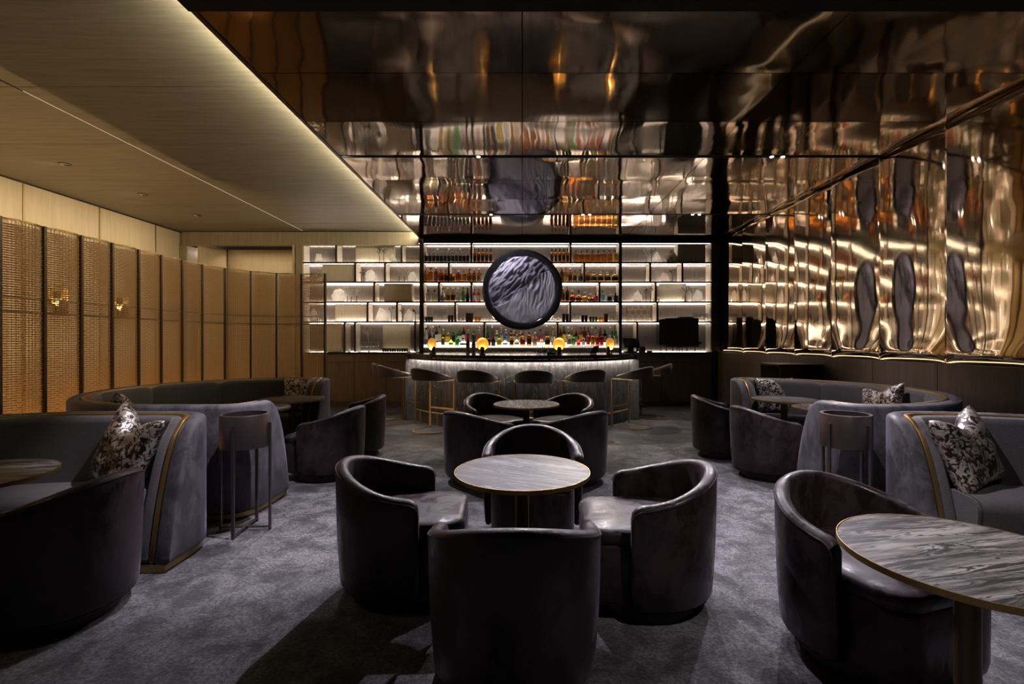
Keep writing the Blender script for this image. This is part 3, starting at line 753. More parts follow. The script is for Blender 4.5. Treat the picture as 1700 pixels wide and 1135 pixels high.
# ---------------------------------------------------------------- horseshoe sofas
def booth_path(R_, xe0, xe1, cap, off=0.0, rc=0.26):
    """outer line opening to +X, from the near cap front round to the far cap front (local, centre 0,0)"""
    Ro = R_-off; pts = []
    def seg(a, b, n): return [(a[0]+(b[0]-a[0])*k/n, a[1]+(b[1]-a[1])*k/n) for k in range(n)]
    r = rc-off
    x0 = xe0-off; yi = -(R_-cap)
    pts += seg((x0, yi), (x0, -Ro+r), 14)
    for k in range(8): a = -pi/2*k/8; pts.append((x0-r+r*cos(a), -Ro+r+r*sin(a)))
    x1 = xe1-off
    if x0-r > 0.01: pts += seg((x0-r, -Ro), (0, -Ro), 4)
    for k in range(0, 49):
        a = -pi/2-pi*k/48; p = (Ro*cos(a), Ro*sin(a))
        if (p[1] < 0 and p[0] > x0-r-0.03) or (p[1] > 0 and p[0] > x1-r-0.03): continue
        pts.append(p)
    if x1-r > 0.01: pts += seg((0, Ro), (x1-r, Ro), 4)
    for k in range(8): a = pi/2-pi/2*k/8; pts.append((x1-r+r*cos(a), Ro-r+r*sin(a)))
    pts += seg((x1, Ro-r), (x1, R_-cap), 14)+[(x1, R_-cap)]
    return pts
def arclen(pts):
    S = [0]
    for a, b in zip(pts, pts[1:]): S.append(S[-1]+sqrt((a[0]-b[0])**2+(a[1]-b[1])**2))
    return S
def ztop(e, H): return 0.10+(H-0.10)*(1-(1-min(e/0.36, 1))**3)
def sofa(label, cx_, cy_, R_, xe0, xe1, flip, capn=0.64, sd=0.50):
    H = 0.84
    r = empty('horseshoe_sofa', (cx_, cy_, 0), label=label, cat='sofa')
    def wall(name, o0, o1, zb, dz, m_, rt, rng=None, parent=r, mh=0.03):
        c = booth_path(R_, xe0, xe1, capn, 0); S = arclen(c); nn = path_normals(c, left=False); T = S[-1]; rings = []
        idx = [i for i in range(len(c)) if not rng or rng[0] <= S[i]/T <= rng[1]]
        if rng and rng[1] < 1: idx.append(idx[-1]+1)
        for n_, i in enumerate(idx):
            p, q, s = c[i], nn[i], S[i]
            g_ = bool(rng) and ((n_ == 0 and rng[0] > 0) or (n_ == len(idx)-1 and rng[1] < 1))
            e = min(s, T-s); zt = ztop(e, H)+dz
            x, y = p
            if flip: x, q = -x, (-q[0], q[1])
            rings.append(wallring((x, y), q, o0, o1-(0.022 if g_ else 0), zb, max(zt, zb+mh)-(0.025 if g_ else 0), rt))
        return MB().loft(rings).build(name, m_, parent, smooth=50)
    wall('shell', 0.0, 0.085, 0.05, 0, M['velvet_sofa'], 0.032)
    wall('brass_trim', 0.088, 0.112, 0.05, -0.004, M['trim_brass'], 0.003)
    wall('plinth', 0.022, 0.17, 0.0, -5, M['trim_brass'], 0.004, mh=0.049)
    T = 1.0
    cuts = [0.0, 0.305, 0.435, 0.565, 0.695, 1.0]
    for a, b in zip(cuts, cuts[1:]): wall('backrest_cushion', 0.115, 0.185, 0.06, -0.012, M['fabric'], 0.045, (a, b))
    # seat following the arms and the arc
    Rs = R_-0.18; pts = []
    xa0, xa1 = xe0-0.19, xe1-0.19
    pts = [(xa0, -Rs), (xa0-0.03, -Rs)]+[(xa0-(xa0)*k/4, -Rs) for k in range(1, 5) if xa0 > 0.05]
    for k in range(0, 41): a = -pi/2-pi*k/40; pts.append((Rs*cos(a), Rs*sin(a)))
    if xa1 > 0.05: pts += [(xa1*k/4, Rs) for k in range(1, 4)]+[(xa1-0.03, Rs), (xa1, Rs)]
    if xa0 <= 0.05: pts = [p for p in pts if p[0] <= xa0+0.001 or p[1] > 0]
    if xa1 <= 0.05: pts = [p for p in pts if p[0] <= xa1+0.001 or p[1] < 0]
    nn = path_normals(pts, left=False); rings = []
    for p, q in zip(pts, nn):
        x, y = p
        if flip: x, q = -x, (-q[0], q[1])
        ring = [(0.0, 0.09), (0.0, 0.42), (0.06, 0.435), (sd*0.55, 0.445), (sd-0.06, 0.438), (sd-0.02, 0.425), (sd, 0.40), (sd+0.005, 0.36), (sd-0.01, 0.10), (sd-0.03, 0.09)]
        rings.append([(x+q[0]*o, y+q[1]*o, z) for o, z in ring])
    MB().loft(rings).build('seat', M['fabric'], r, smooth=50)
    return r
sofa('horseshoe sofa in the left foreground with grey velvet end and brass edge', -2.66, 1.865, 1.335, 0.69, 0.69, False, 0.50, 0.40)
sofa('horseshoe sofa against the woven screens with rounded grey velvet end', -2.66, 4.765, 1.335, 0.70, 0.32, False)
sofa('horseshoe sofa in the right foreground with brass-edged velvet end', 2.535, 1.865, 1.335, 0.26, 0.26, True, 0.50, 0.40)
sofa('horseshoe sofa along the polished metal wall at right', 2.535, 4.765, 1.335, 0.24, 0.0, True)

# ---------------------------------------------------------------- cushions
def cushion_mesh(w_, h_, t_, chop=0.0, seed=0):
    n = 26; vs = []; fs = []
    for side in (1, -1):
        for i in range(n+1):
            for j in range(n+1):
                u, v = -1+2*i/n, -1+2*j/n
                # pulled-in edges make pointed corners
                x = u*w_/2*(1-0.09*(1-v*v)); z = v*h_/2*(1-0.09*(1-u*u))
                if v > 0: z -= chop*h_*v*exp(-(u/0.42)**2)
                b = max(0, (1-u**4)*(1-v**4))**0.55
                y = side*t_/2*b*(1+0.25*noise.noise(Vector((u*2, v*2, seed+side))))
                y += -0.03*chop*side*exp(-(u/0.25)**2)*(v > 0)*v*b*3
                vs.append((x, y, z+h_/2))
    m_ = (n+1)**2
    for s in (0, 1):
        for i in range(n):
            for j in range(n):
                q = (s*m_+i*(n+1)+j, s*m_+(i+1)*(n+1)+j, s*m_+(i+1)*(n+1)+j+1, s*m_+i*(n+1)+j+1)
                fs.append(q if s else q[::-1])
    return vs, fs
def cushion(x, y, z, rz, tilt, roll, label, w_=0.46, h_=0.44, t_=0.15, chop=0.22, seed=0):
    mb = MB(); mb.add(*cushion_mesh(w_, h_, t_, chop, seed))
    o = mb.build('cushion', M['pillow'], fix=False, smooth=180)
    b = bmesh.new(); b.from_mesh(o.data); bmesh.ops.remove_doubles(b, verts=b.verts, dist=0.0005); bmesh.ops.recalc_face_normals(b, faces=b.faces); b.to_mesh(o.data); b.free()
    o.location = (x, y, z); o.rotation_euler = (tilt, roll, rz)
    return tag(o, label, 'cushion')
R0 = radians
cushion(-2.40, 2.80, 0.435, R0(-30), R0(-18), R0(10), 'large brown and silver foil cushion on the left foreground sofa', 0.50, 0.48, 0.15, 0.24, 1)
cushion(-3.28, 4.06, 0.43, R0(128), R0(-12), R0(8), 'brown foil cushion half hidden on the left end of the sofa by the screens', 0.46, 0.44, 0.15, 0.1, 2)
cushion(-2.66, 5.80, 0.43, R0(2), R0(-10), 0, 'brown foil cushion upright on the sofa by the screens, behind the far table', 0.46, 0.43, 0.14, 0.0, 3)
cushion(3.04, 5.78, 0.43, R0(-3), R0(-12), 0, 'silver and brown foil cushion on the right sofa, behind the far table', 0.46, 0.43, 0.14, 0.0, 4)
cushion(3.50, 4.72, 0.44, R0(-78), R0(-16), R0(-12), 'silver and brown foil cushion leaning on the wall side of the right sofa', 0.46, 0.44, 0.14, 0.1, 5)
cushion(2.70, 2.82, 0.435, R0(26), R0(-18), R0(-8), 'large silver and brown foil cushion on the right foreground sofa', 0.48, 0.46, 0.15, 0.18, 6)

# ---------------------------------------------------------------- planters in the notches between the sofas
def planter():
    r = empty('planter')
    MB().lathe([(0.001, 0.575), (0.150, 0.575), (0.155, 0.58), (0.155, 0.795), (0.152, 0.80), (0.135, 0.80), (0.135, 0.60), (0.001, 0.60)], 56).build('pot', M['planter'], r, smooth=40)
    for a in (-78, 12, 102, 192):
        a = R0(a); c, s = cos(a), sin(a)
        def bar_(r0, r1, z0, z1, t=0.009):
            return [(c*rr-s*tt, s*rr+c*tt, z) for rr in (r0, r1) for tt in (-t, t) for z in (z0, z1)]
        mb = MB(); F6 = [(0, 1, 3, 2), (4, 6, 7, 5), (0, 4, 5, 1), (2, 3, 7, 6), (0, 2, 6, 4), (1, 5, 7, 3)]
        mb.add(bar_(0.156, 0.170, 0.0, 0.74), F6).build('leg', M['planter'], r)
        MB().add(bar_(0.0, 0.156, 0.018, 0.028, 0.007), F6).build('foot_bar', M['planter'], r)
    return r
p0 = planter(); p0.location = (-1.90, 3.32, 0); p0.rotation_euler = (0, 0, R0(-8)); tag(p0, 'tall cylindrical dark metal planter on slim legs between the two left sofas', 'planter', 'metal planters between the sofas')
p1 = copy_tree(p0); p1.location = (2.22, 3.32, 0); p1.rotation_euler = (0, 0, R0(10)); p1['label'] = 'tall cylindrical dark metal planter on slim legs between the two right sofas'

# black stand behind the right sofa
b_ = empty('host_stand', (0, 0, 0), label='low black gloss box stand behind the right sofa by the timber wall', cat='stand')
MB().box(3.30, 3.84, 6.20, 6.70, 0.02, 0.965).build('body', M['black_gloss'], b_, bevel=0.004)
MB().box(3.285, 3.855, 6.185, 6.715, 0.967, 0.995).build('top', M['dark'], b_, bevel=0.003)
MB().box(3.33, 3.81, 6.23, 6.67, 0.0, 0.019).build('plinth', M['black'], b_)

# ---------------------------------------------------------------- bar stools, local +Y faces the bar
def bar_stool():
    r = empty('bar_stool'); c = []
    for k in range(5): c.append((0.237, 0.235-0.235*k/5))
    for k in range(25): a = -pi*k/24; c.append((0.237*cos(a), 0.237*sin(a)))
    for k in range(1, 6): c.append((-0.237, 0.235*k/5))
    nn = path_normals(c, left=False)
    MB().loft([[(p[0]+q[0]*o, p[1]+q[1]*o, z) for o, z in ((-0.011, 0), (-0.011, 0.016), (0.011, 0.016), (0.011, 0))] for p, q in zip(c, nn)]).build('base_ring', M['brass'], r)
    for s in (-1, 1):
        MB().box(s*0.237-0.013, s*0.237+0.013, 0.236, 0.259, 0.0, 0.735).build('leg', M['brass'], r)
        MB().box(s*0.237-0.010, s*0.237+0.010, -0.10, 0.235, 0.722, 0.735).build('seat_arm', M['brass'], r)
    MB().box(-0.225, 0.225, 0.238, 0.256, 0.29, 0.312).build('footrest', M['brass'], r)
    ol = rrect(-0.225, 0.225, -0.20, 0.20, 0.12, 8)
    slab(ol, [(0.737, 0.02), (0.745, 0.004), (0.775, 0.0), (0.79, 0.012), (0.798, 0.04), (0.80, 0.1)]).build('seat', M['velvet_bar'], r, smooth=60)
    pts = [(0.268, 0.16), (0.268, 0.13), (0.268, 0.08), (0.268, 0.03)]+[(0.268*cos(-pi*k/28), 0.268*sin(-pi*k/28)) for k in range(29)]+[(-0.268, 0.03), (-0.268, 0.08), (-0.268, 0.13), (-0.268, 0.16)]
    nm = path_normals(pts, left=False); S = arclen(pts); T = S[-1]; rings = []
    for p, q, s in zip(pts, nm, S):
        t = 0.5-0.5*cos(2*pi*s/T); e = min(s, T-s); d = max(0, 1-e/0.06)
        rings.append(wallring(p, q, -0.008*t+0.01*d, 0.038-0.012*d, 0.742+0.02*d, 0.795+0.125*t**0.75-0.015*d, 0.018, 0.02, 0.008))
    MB().loft(rings).build('backrest', M['velvet_bar'], r, smooth=60)
    return r
s0 = bar_stool()
sts = [(-2.30, 8.30, 'bar stool at the far left end of the bar, half behind another stool'), (-1.98, 7.70, 'second bar stool from the left, beside the marble bar end'),
       (-1.30, 6.98, 'third bar stool from the left, turned slightly right'), (-0.62, 6.66, 'fourth bar stool from the left, left of centre'),
       (0.15, 6.57, 'bar stool at the middle of the bar, directly behind the centre table'), (0.87, 6.74, 'bar stool right of the middle one, turned slightly left'),
       (1.62, 7.32, 'second bar stool from the right, in front of the marble bar end'), (2.17, 8.15, 'bar stool at the far right end of the bar')]
for i, (x, y, lb) in enumerate(sts):
    rr_ = sqrt(x*x+(y-8.9)**2); kk = max(1, 2.36/rr_); x, y = x*kk, 8.9+(y-8.9)*kk
    o = s0 if i == 0 else copy_tree(s0); o.location = (x, y, 0)
    o.rotation_euler = (0, 0, atan2(8.9-y, 0-x)-pi/2); o['label'] = lb; o['category'] = 'bar stool'; o['group'] = 'brass ring-base stools along the bar'

# ---------------------------------------------------------------- woven screens
P = [(-4.2, 3.15), (-4.2, 3.515), (-4.2, 3.88), (-4.2, 4.245), (-4.2, 4.60), (-4.205, 4.95), (-4.22, 5.31), (-4.235, 5.66), (-4.235, 6.01), (-4.215, 6.36), (-4.11, 6.68), (-3.91, 6.96), (-3.64, 7.165), (-3.315, 7.27), (-2.95, 7.24)]
CH = 0.355; ZS = 2.30
proto = {}
def arcx(u, s): return s*0.055*(1-(2*u-1)**2)   # bulge to the room side (-Y local = right of travel)
def build_panel(r):
    MB().box(-0.013, 0.013, -0.020, 0.020, 0.0, ZS).build('post', M['bronze'], r, bevel=0.002)
    def band(z, hh, tt, two=True):
        mb = MB()
        for s in ((-1, 0.0) if two else (-1,)):
            mb.loft([[(0.014+(CH-0.028)*k/12, arcx(k/12, s)-tt, z), (0.014+(CH-0.028)*k/12, arcx(k/12, s)-tt, z+hh), (0.014+(CH-0.028)*k/12, arcx(k/12, s)+tt, z+hh), (0.014+(CH-0.028)*k/12, arcx(k/12, s)+tt, z)] for k in range(13)])
        return mb
    band(ZS-0.014, 0.012, 0.005).build('top_rail', M['trim_brass'], r)
    band(0.05, 0.02, 0.005).build('bottom_rail', M['bronze'], r)
    band(1.655, 0.009, 0.006).build('mid_rail', M['trim_brass'], r)
    band(1.535, 0.009, 0.006).build('mid_rail', M['trim_brass'], r)
    pitch = 0.0195; nz = int((ZS-0.10)/pitch); nv = 13
    for s, nm in ((-1, 'front_weave'), (0, 'rear_weave')):
        mb = MB(); nseg = (nv-1)*2 if s else nv-1
        for i in range(nz):
            z = 0.08+i*pitch
            vs = []
            for k in range(nseg+1):
                u = k/nseg; x = 0.013+(CH-0.026)*u; y = arcx(u, s)+ (0.0028*(1 if (i % 2) else -1)*cos(pi*u*(nv-1)))
                vs += [(x, y, z), (x, y+0.001, z+(0.0092 if s else 0.0082))]
            mb.add(vs, [(2*k, 2*k+2, 2*k+3, 2*k+1) for k in range(nseg)])
        for k in range(1, nv-1):
            u = k/(nv-1); x = 0.013+(CH-0.026)*u; y = arcx(u, s)
            mb.add([(x-0.0035, y, 0.07), (x+0.0035, y, 0.07), (x+0.0035, y, ZS-0.012), (x-0.0035, y, ZS-0.012)], [(0, 1, 2, 3)])
        o = mb.build(nm, M['weave'], r, fix=False); o['kind'] = 'stuff'
    return r
first = None
for i in range(len(P)-1):
    a, b = P[i], P[i+1]; L = sqrt((b[0]-a[0])**2+(b[1]-a[1])**2); ang = atan2(b[1]-a[1], b[0]-a[0])
    vis = i-2
    lb = f'tall curved amber woven screen panel, {ORD[vis]} from the left edge of the picture' if vis >= 0 else f'tall curved amber woven screen panel just outside the left edge, {["farther", "next"][i]} one'
    if first is None:
        o = first = build_panel(empty('screen_panel'))
    else: o = copy_tree(first)
    o.location = (a[0], a[1], 0); o.rotation_euler = (0, 0, ang); o.scale = (L/CH, 1, 1)
    tag(o, lb, 'screen', 'woven metal screen panels')
    lastO = o
e_ = MB().box(CH-0.013, CH+0.013, -0.020, 0.020, 0.0, ZS).build('post', M['bronze'], lastO)
# uplight trough behind the screens
pp = [(p[0]-0.16, p[1]) for p in P[:9]]+[(P[9][0]-0.13, P[9][1]+0.08), (P[10][0]-0.12, P[10][1]+0.12), (P[11][0]-0.08, P[11][1]+0.16)]
nn = path_normals(pp)
o = MB().loft([[(p[0]+q[0]*o_, p[1]+q[1]*o_, z) for o_, z in ((-0.03, 0.03), (-0.03, 0.05), (0.03, 0.05), (0.03, 0.03))] for p, q in zip(pp, nn)]).build('uplight', M['led_screen']); tag(o, 'amber floor uplight strip running behind the woven screens', 'strip light')

# ---------------------------------------------------------------- bottles
SH = {  # profiles (radius, z) with unit height and unit diameter
 'tall': [(0.46, 0), (0.5, 0.015), (0.5, 0.60), (0.44, 0.68), (0.20, 0.78), (0.17, 0.84), (0.17, 0.90)],
 'whisky': [(0.47, 0), (0.5, 0.02), (0.5, 0.66), (0.42, 0.73), (0.17, 0.79), (0.15, 0.84), (0.15, 0.89)],
 'broad': [(0.46, 0), (0.5, 0.03), (0.5, 0.58), (0.44, 0.68), (0.14, 0.75), (0.13, 0.85)],
 'round': [(0.34, 0), (0.44, 0.06), (0.5, 0.25), (0.48, 0.42), (0.32, 0.58), (0.13, 0.66), (0.12, 0.82)],
 'square': [(0.48, 0), (0.5, 0.02), (0.5, 0.62), (0.45, 0.69), (0.17, 0.72), (0.16, 0.84)],
 'slim': [(0.46, 0), (0.5, 0.012), (0.5, 0.46), (0.36, 0.62), (0.19, 0.72), (0.17, 0.90)],
}
BM = {}
def bottle_meshes(shape, gm, cap, lab):
    k1 = ('b', shape, gm)
    nseg = 4 if shape == 'square' else 14
    rot = pi/4 if shape == 'square' else 0
    def L(prof, n=nseg, r=rot, fac=1.0):
        f_ = 1.18 if n == 4 else 1
        return MB().loft([[(rr*f_*fac*cos(2*pi*j/n+r), rr*f_*fac*sin(2*pi*j/n+r), z) for j in range(n)] for rr, z in prof])
    if k1 not in BM:
        o = L(SH[shape]).build('bottle', G[gm], smooth=35); BM[k1] = o.data; bpy.data.objects.remove(o)
    top = SH[shape][-1]
    k2 = ('c', shape, cap)
    if k2 not in BM:
        if shape in ('broad', 'round'): pr = [(0.15, top[1]+0.002), (0.21, top[1]+0.03), (0.21, 0.97), (0.16, 1.0)]
        else: pr = [(0.20, top[1]+0.002), (0.20, 0.985), (0.16, 1.0)]
        o = MB().lathe(pr, 12).build('cap', CAPM[cap], smooth=35); BM[k2] = o.data; bpy.data.objects.remove(o)
    k3 = ('l', shape, lab)
    if lab and k3 not in BM:
        z0, z1 = {'tall': (0.10, 0.48), 'slim': (0.08, 0.36), 'whisky': (0.12, 0.50), 'broad': (0.14, 0.48), 'round': (0.14, 0.34), 'square': (0.12, 0.50)}[shape]
        if shape == 'square':
            o = MB().box(-0.34, 0.34, -0.425, -0.422, z0, z1).build('label', LABM[lab])
        else:
            rad = 0.506; mb = MB(); n = 12
            vs = [(rad*cos(a), rad*sin(a), z) for z in (z0, z1) for a in [(-pi/2-1.25+2.5*j/n) for j in range(n+1)]]
            mb.add(vs, [(j, j+1, n+2+j, n+1+j) for j in range(n)])
            o = mb.build('label', LABM[lab], fix=False, smooth=60)
        BM[k3] = o.data; bpy.data.objects.remove(o)
    return BM[k1], BM[k2], BM.get(k3)
def bottle(px, ptop, pbot, wpx, shape, gm, cap, lab, y, z, label, group, rz=0):
    x = (px-HX)*y/F; h = (pbot-ptop)*y/F; d = wpx*y/F
    a, b, c = bottle_meshes(shape, gm, cap, lab)
    o = bpy.data.objects.new('bottle', a); col.objects.link(o); o.location = (x, y, z); o.scale = (d, d, h); o.rotation_euler = (0, 0, rz)
    tag(o, label, 'bottle', group)
    q = bpy.data.objects.new('cap', b); col.objects.link(q); q.parent = o
    if c: q = bpy.data.objects.new('label', c); col.objects.link(q); q.parent = o
    return o
YBT = YB+0.11
def z_on(k): return ROWZ[k]+TH/2+0.0005
g1 = 'identical bottles on the top shelf'
CN = ['', 'first', 'second', 'third', 'fourth', 'fifth', 'sixth', 'seventh', 'eighth', 'ninth', 'tenth', 'eleventh', 'twelfth']
for i in range(12):
    bottle(707.6+i*6.27, 411, 435, 5.9, 'tall', 'clear', 'red' if i % 3 else 'white', 'black', YBT, z_on(1), f'clear bottle with black label, {CN[i+1]} from left in the top row of twelve', 'twelve clear bottles on the top left shelf')
for i in range(5):
    bottle(788.2+i*6.6, 411, 435, 6.2, 'square', 'amber', 'black', 'black', YBT, z_on(1), f'square amber whisky bottle, {CN[i+1]} from left, top shelf left of the artwork', 'five amber bottles left of the artwork')
for i in range(5):
    bottle(916.2+i*6.55, 411, 435, 6.2, 'square', 'amber', 'black', 'black', YBT, z_on(1), f'square amber whisky bottle, {CN[i+1]} from left, top shelf right of the artwork', 'five amber bottles right of the artwork')
for i in range(8):
    bottle(956.3+i*9.25, 414, 435, 8.7, 'whisky', 'gold' if i == 7 else 'amber', 'black', None, YBT, z_on(1), f'broad amber bottle, {CN[i+1]} from left in the top right row of eight', 'eight broad amber bottles on the top right shelf')
rows = {2: ('second shelf from the top', [
    (707.4, 440, 467, 6.5, 'tall', 'whisky', 'white', 'orange'), (715.4, 442.5, 467, 8.5, 'broad', 'amber', 'black', None), (723.8, 442, 467, 6.5, 'tall', 'brown', 'white', 'brown'),
    (732.2, 445, 467, 8.5, 'whisky', 'whisky', 'red', 'red'), (740.3, 447, 467, 7.2, 'whisky', 'whisky', 'black', 'black'),
    (751, 448, 467, 7.8, 'whisky', 'amber', 'white', 'brown'), (761, 447.5, 467, 10, 'square', 'whisky', 'white', None), (770.6, 447, 467, 8, 'broad', 'amber', 'red', 'orange'),
    (779.3, 444.5, 467, 7.4, 'tall', 'whisky', 'black', 'brown'), (787, 445, 467, 6.6, 'tall', 'whisky', 'white', 'brown'), (795.4, 444, 467, 7, 'tall', 'amber', 'white', 'brown'),
    (932.3, 442, 467, 6.6, 'tall', 'brown', 'red', 'brown'), (939.4, 442, 467, 7, 'broad', 'gold', 'red', None), (946.7, 443.5, 467, 6.6, 'tall', 'amber', 'white', 'brown'),
    (954.3, 447, 467, 7, 'tall', 'gold', 'black', 'brown'), (963.5, 446.5, 467, 8, 'tall', 'gold', 'black', 'black'), (975.6, 448, 467, 8.4, 'whisky', 'amber', 'white', 'brown'),
    (985.4, 449.5, 467, 10.4, 'broad', 'gold', 'white', 'black'), (996.9, 449.5, 467, 10.4, 'broad', 'gold', 'white', 'black'), (1008.5, 449.5, 467, 10.4, 'broad', 'gold', 'white', 'black'), (1020.2, 449.5, 467, 10.4, 'broad', 'gold', 'white', 'black')]),
 3: ('third shelf from the top', [
    (711, 480, 500, 7.8, 'square', 'pale', 'black', None), (721.6, 480, 500, 8.6, 'square', 'pale', 'black', None), (735.4, 477.5, 500, 8, 'slim', 'clear', 'black', 'cream'),
    (743.8, 476.5, 500, 7.4, 'tall', 'gold', 'white', 'brown'), (752, 476.5, 500, 7, 'tall', 'gold', 'white', 'black'), (760.3, 476.5, 500, 7.4, 'whisky', 'clear', 'white', 'white'),
    (768.7, 475.5, 500, 6, 'tall', 'green', 'black', 'green'), (776.2, 476.5, 500, 6.2, 'slim', 'black', 'black', None), (787.8, 478.5, 500, 6.2, 'whisky', 'red', 'black', 'cream'), (794.8, 478.5, 500, 6.2, 'whisky', 'whisky', 'black', 'cream'),
    (934.7, 476, 500, 6.6, 'whisky', 'amber', 'white', 'brown'), (941.8, 473.5, 500, 6, 'tall', 'brown', 'red', 'black'), (950.2, 481, 500, 10.2, 'round', 'whisky', 'white', 'brown'),
    (960.6, 480.5, 500, 10.2, 'round', 'amber', 'black', 'brown'), (970.8, 483, 500, 10, 'round', 'gold', 'white', None), (980.4, 486, 500, 9.4, 'round', 'amber', 'white', 'black'), (989, 486.5, 500, 8.6, 'whisky', 'red', 'black', 'brown'),
    (1000.7, 482, 500, 7.6, 'whisky', 'blue', 'black', None), (1011.4, 483, 500, 10, 'square', 'white', 'white', 'black'), (1022, 485, 500, 7.8, 'square', 'smoke', 'black', None)])}
WORD = {'amber': 'amber', 'whisky': 'deep amber', 'gold': 'golden', 'clear': 'clear', 'pale': 'pale straw', 'green': 'green', 'olive': 'olive green', 'black': 'black', 'blue': 'light blue', 'pink': 'pink', 'red': 'red', 'yellow': 'yellow', 'brown': 'dark brown', 'white': 'white', 'smoke': 'smoky black'}
SW = {'tall': 'tall', 'whisky': 'round-shouldered', 'broad': 'stoppered', 'round': 'squat round', 'square': 'square', 'slim': 'slim tapered'}
LW = {None: 'no label', 'black': 'a black label', 'cream': 'a cream label', 'red': 'a red label', 'brown': 'a brown label', 'white': 'a white label', 'orange': 'an orange label', 'blue': 'a blue label', 'green': 'a green label', 'yellow': 'a yellow label'}
for k, (nm, lst) in rows.items():
    cl = 0; cr = 0
    for b in lst:
        if b[0] < 867: cl += 1; pos = f'{CN[cl]} from left, {nm}, left side'
        else: cr += 1; pos = f'{CN[cr]} from the artwork, {nm}'
        bottle(b[0], b[1], b[2]+0.3, b[3], b[4], b[5], b[6], b[7], YBT, z_on(k), f'{WORD[b[5]]} {SW[b[4]]} bottle, {pos}', f'spirit bottles on the {nm}')
# bottom display: rear tier and front tier
rear = [(718.3, 541, 9, 'tall', 'clear', 'white', 'black'), (724.8, 542, 6.5, 'tall', 'brown', 'black', 'white'), (729.6, 541, 7, 'whisky', 'clear', 'black', 'cream'), (735.8, 546, 6.4, 'whisky', 'gold', 'white', 'black'),
        (744, 549, 8.4, 'whisky', 'yellow', 'gold', 'yellow'), (752.2, 552, 7.8, 'whisky', 'black', 'black', None), (762.6, 546, 8.8, 'broad', 'green', 'green', 'white'), (769.6, 542, 6, 'tall', 'brown', 'red', 'white'), (776.8, 540, 7.4, 'tall', 'clear', 'red', 'red'),
        (786.4, 550, 7.4, 'tall', 'olive', 'black', 'black'), (795.4, 541.5, 7, 'tall', 'clear', 'white', 'red'), (809.4, 542.5, 6, 'slim', 'green', 'black', 'black'), (817, 540, 6.6, 'square', 'pink', 'white', None), (824.6, 549, 8, 'whisky', 'pale', 'white', 'cream'),
        (832, 544, 6.4, 'tall', 'clear', 'gold', 'cream'), (840, 546.5, 6.6, 'whisky', 'blue', 'white', 'blue'), (848.6, 549, 7, 'whisky', 'amber', 'black', 'cream'), (852.9, 548.5, 7, 'whisky', 'pink', 'white', 'cream'), (858.4, 551, 6, 'tall', 'pale', 'black', None), (864, 550, 8, 'whisky', 'amber', 'white', 'white'),
        (887.8, 547.5, 6.8, 'whisky', 'pale', 'black', 'cream'), (897.4, 546.5, 9, 'broad', 'pink', 'black', 'red'), (907.6, 540.5, 6.6, 'tall', 'pink', 'white', None), (918.4, 542, 7, 'slim', 'gold', 'gold', 'cream'),
        (930.4, 546, 6, 'tall', 'brown', 'black', 'red'), (936.4, 541, 6, 'tall', 'olive', 'black', 'yellow'), (943, 542.5, 7, 'whisky', 'clear', 'white', 'white'), (949.3, 544.5, 5.6, 'tall', 'yellow', 'white', 'orange'), (956.6, 547.5, 5.8, 'tall', 'brown', 'red', 'green'),
        (964.4, 543, 6.4, 'whisky', 'amber', 'black', 'orange'), (970.5, 542, 6.6, 'tall', 'brown', 'black', 'black'), (976.8, 543, 5.6, 'tall', 'brown', 'black', 'red'), (982.7, 542.5, 6.2, 'tall', 'clear', 'white', 'red'), (989, 543, 6.4, 'tall', 'clear', 'black', 'green'), (996.7, 542.5, 6.2, 'slim', 'brown', 'red', 'black'),
        (1004.3, 547.5, 7.2, 'square', 'black', 'black', 'brown'), (1013.2, 542.5, 7, 'tall', 'clear', 'white', 'blue'), (1020.6, 539, 6, 'slim', 'green', 'red', 'white')]
front = [(707.6, 544, 8.4, 'slim', 'clear', 'black', 'blue'), (714.4, 541.5, 8.2, 'tall', 'clear', 'white', 'black'), (735.4, 556, 6.2, 'whisky', 'gold', 'black', 'brown'), (748.6, 558, 7.6, 'round', 'yellow', 'green', 'green'), (758.8, 557.5, 6.8, 'whisky', 'green', 'green', 'green'), (768.8, 560.5, 11, 'round', 'clear', 'black', 'black'),
         (811.2, 558, 6.8, 'whisky', 'brown', 'black', 'black'), (819, 559, 8, 'square', 'smoke', 'black', 'brown'), (828.8, 558, 8.4, 'whisky', 'yellow', 'black', 'yellow'), (838.6, 559, 8.8, 'round', 'clear', 'blue' if 0 else 'black', 'white'), (849.4, 555, 7, 'whisky', 'amber', 'black', 'black'), (857.8, 557, 8.6, 'round', 'pale', 'white', 'cream'), (867.6, 553, 9, 'whisky', 'amber', 'black', 'red'),
         (878.4, 550.5, 8, 'whisky', 'whisky', 'black', 'black'), (887.6, 556, 8.8, 'square', 'whisky', 'white', 'white'), (899, 558, 6, 'slim', 'pink', 'white', None), (908.8, 554, 9, 'whisky', 'gold', 'brown' if 0 else 'black', 'black'), (918.6, 553, 7, 'slim', 'clear', 'gold', 'cream'),
         (945, 551, 9.6, 'whisky', 'pale', 'black', 'cream'), (952.6, 556, 6.4, 'whisky', 'green', 'black', 'cream'), (960.4, 558, 7, 'round', 'red', 'black', 'red'), (968.6, 557, 5.8, 'tall', 'clear', 'black', 'cream'), (976.4, 552, 6.4, 'whisky', 'pink', 'white', 'red'), (984, 553, 7, 'whisky', 'amber', 'red', 'orange'),
         (991.8, 554, 7, 'whisky', 'red', 'white', 'red'), (998.8, 553, 6.4, 'tall', 'red', 'black', 'red'), (1016.4, 549, 6.4, 'slim', 'brown', 'black', None), (1023, 549.5, 6, 'tall', 'olive', 'black', 'cream')]
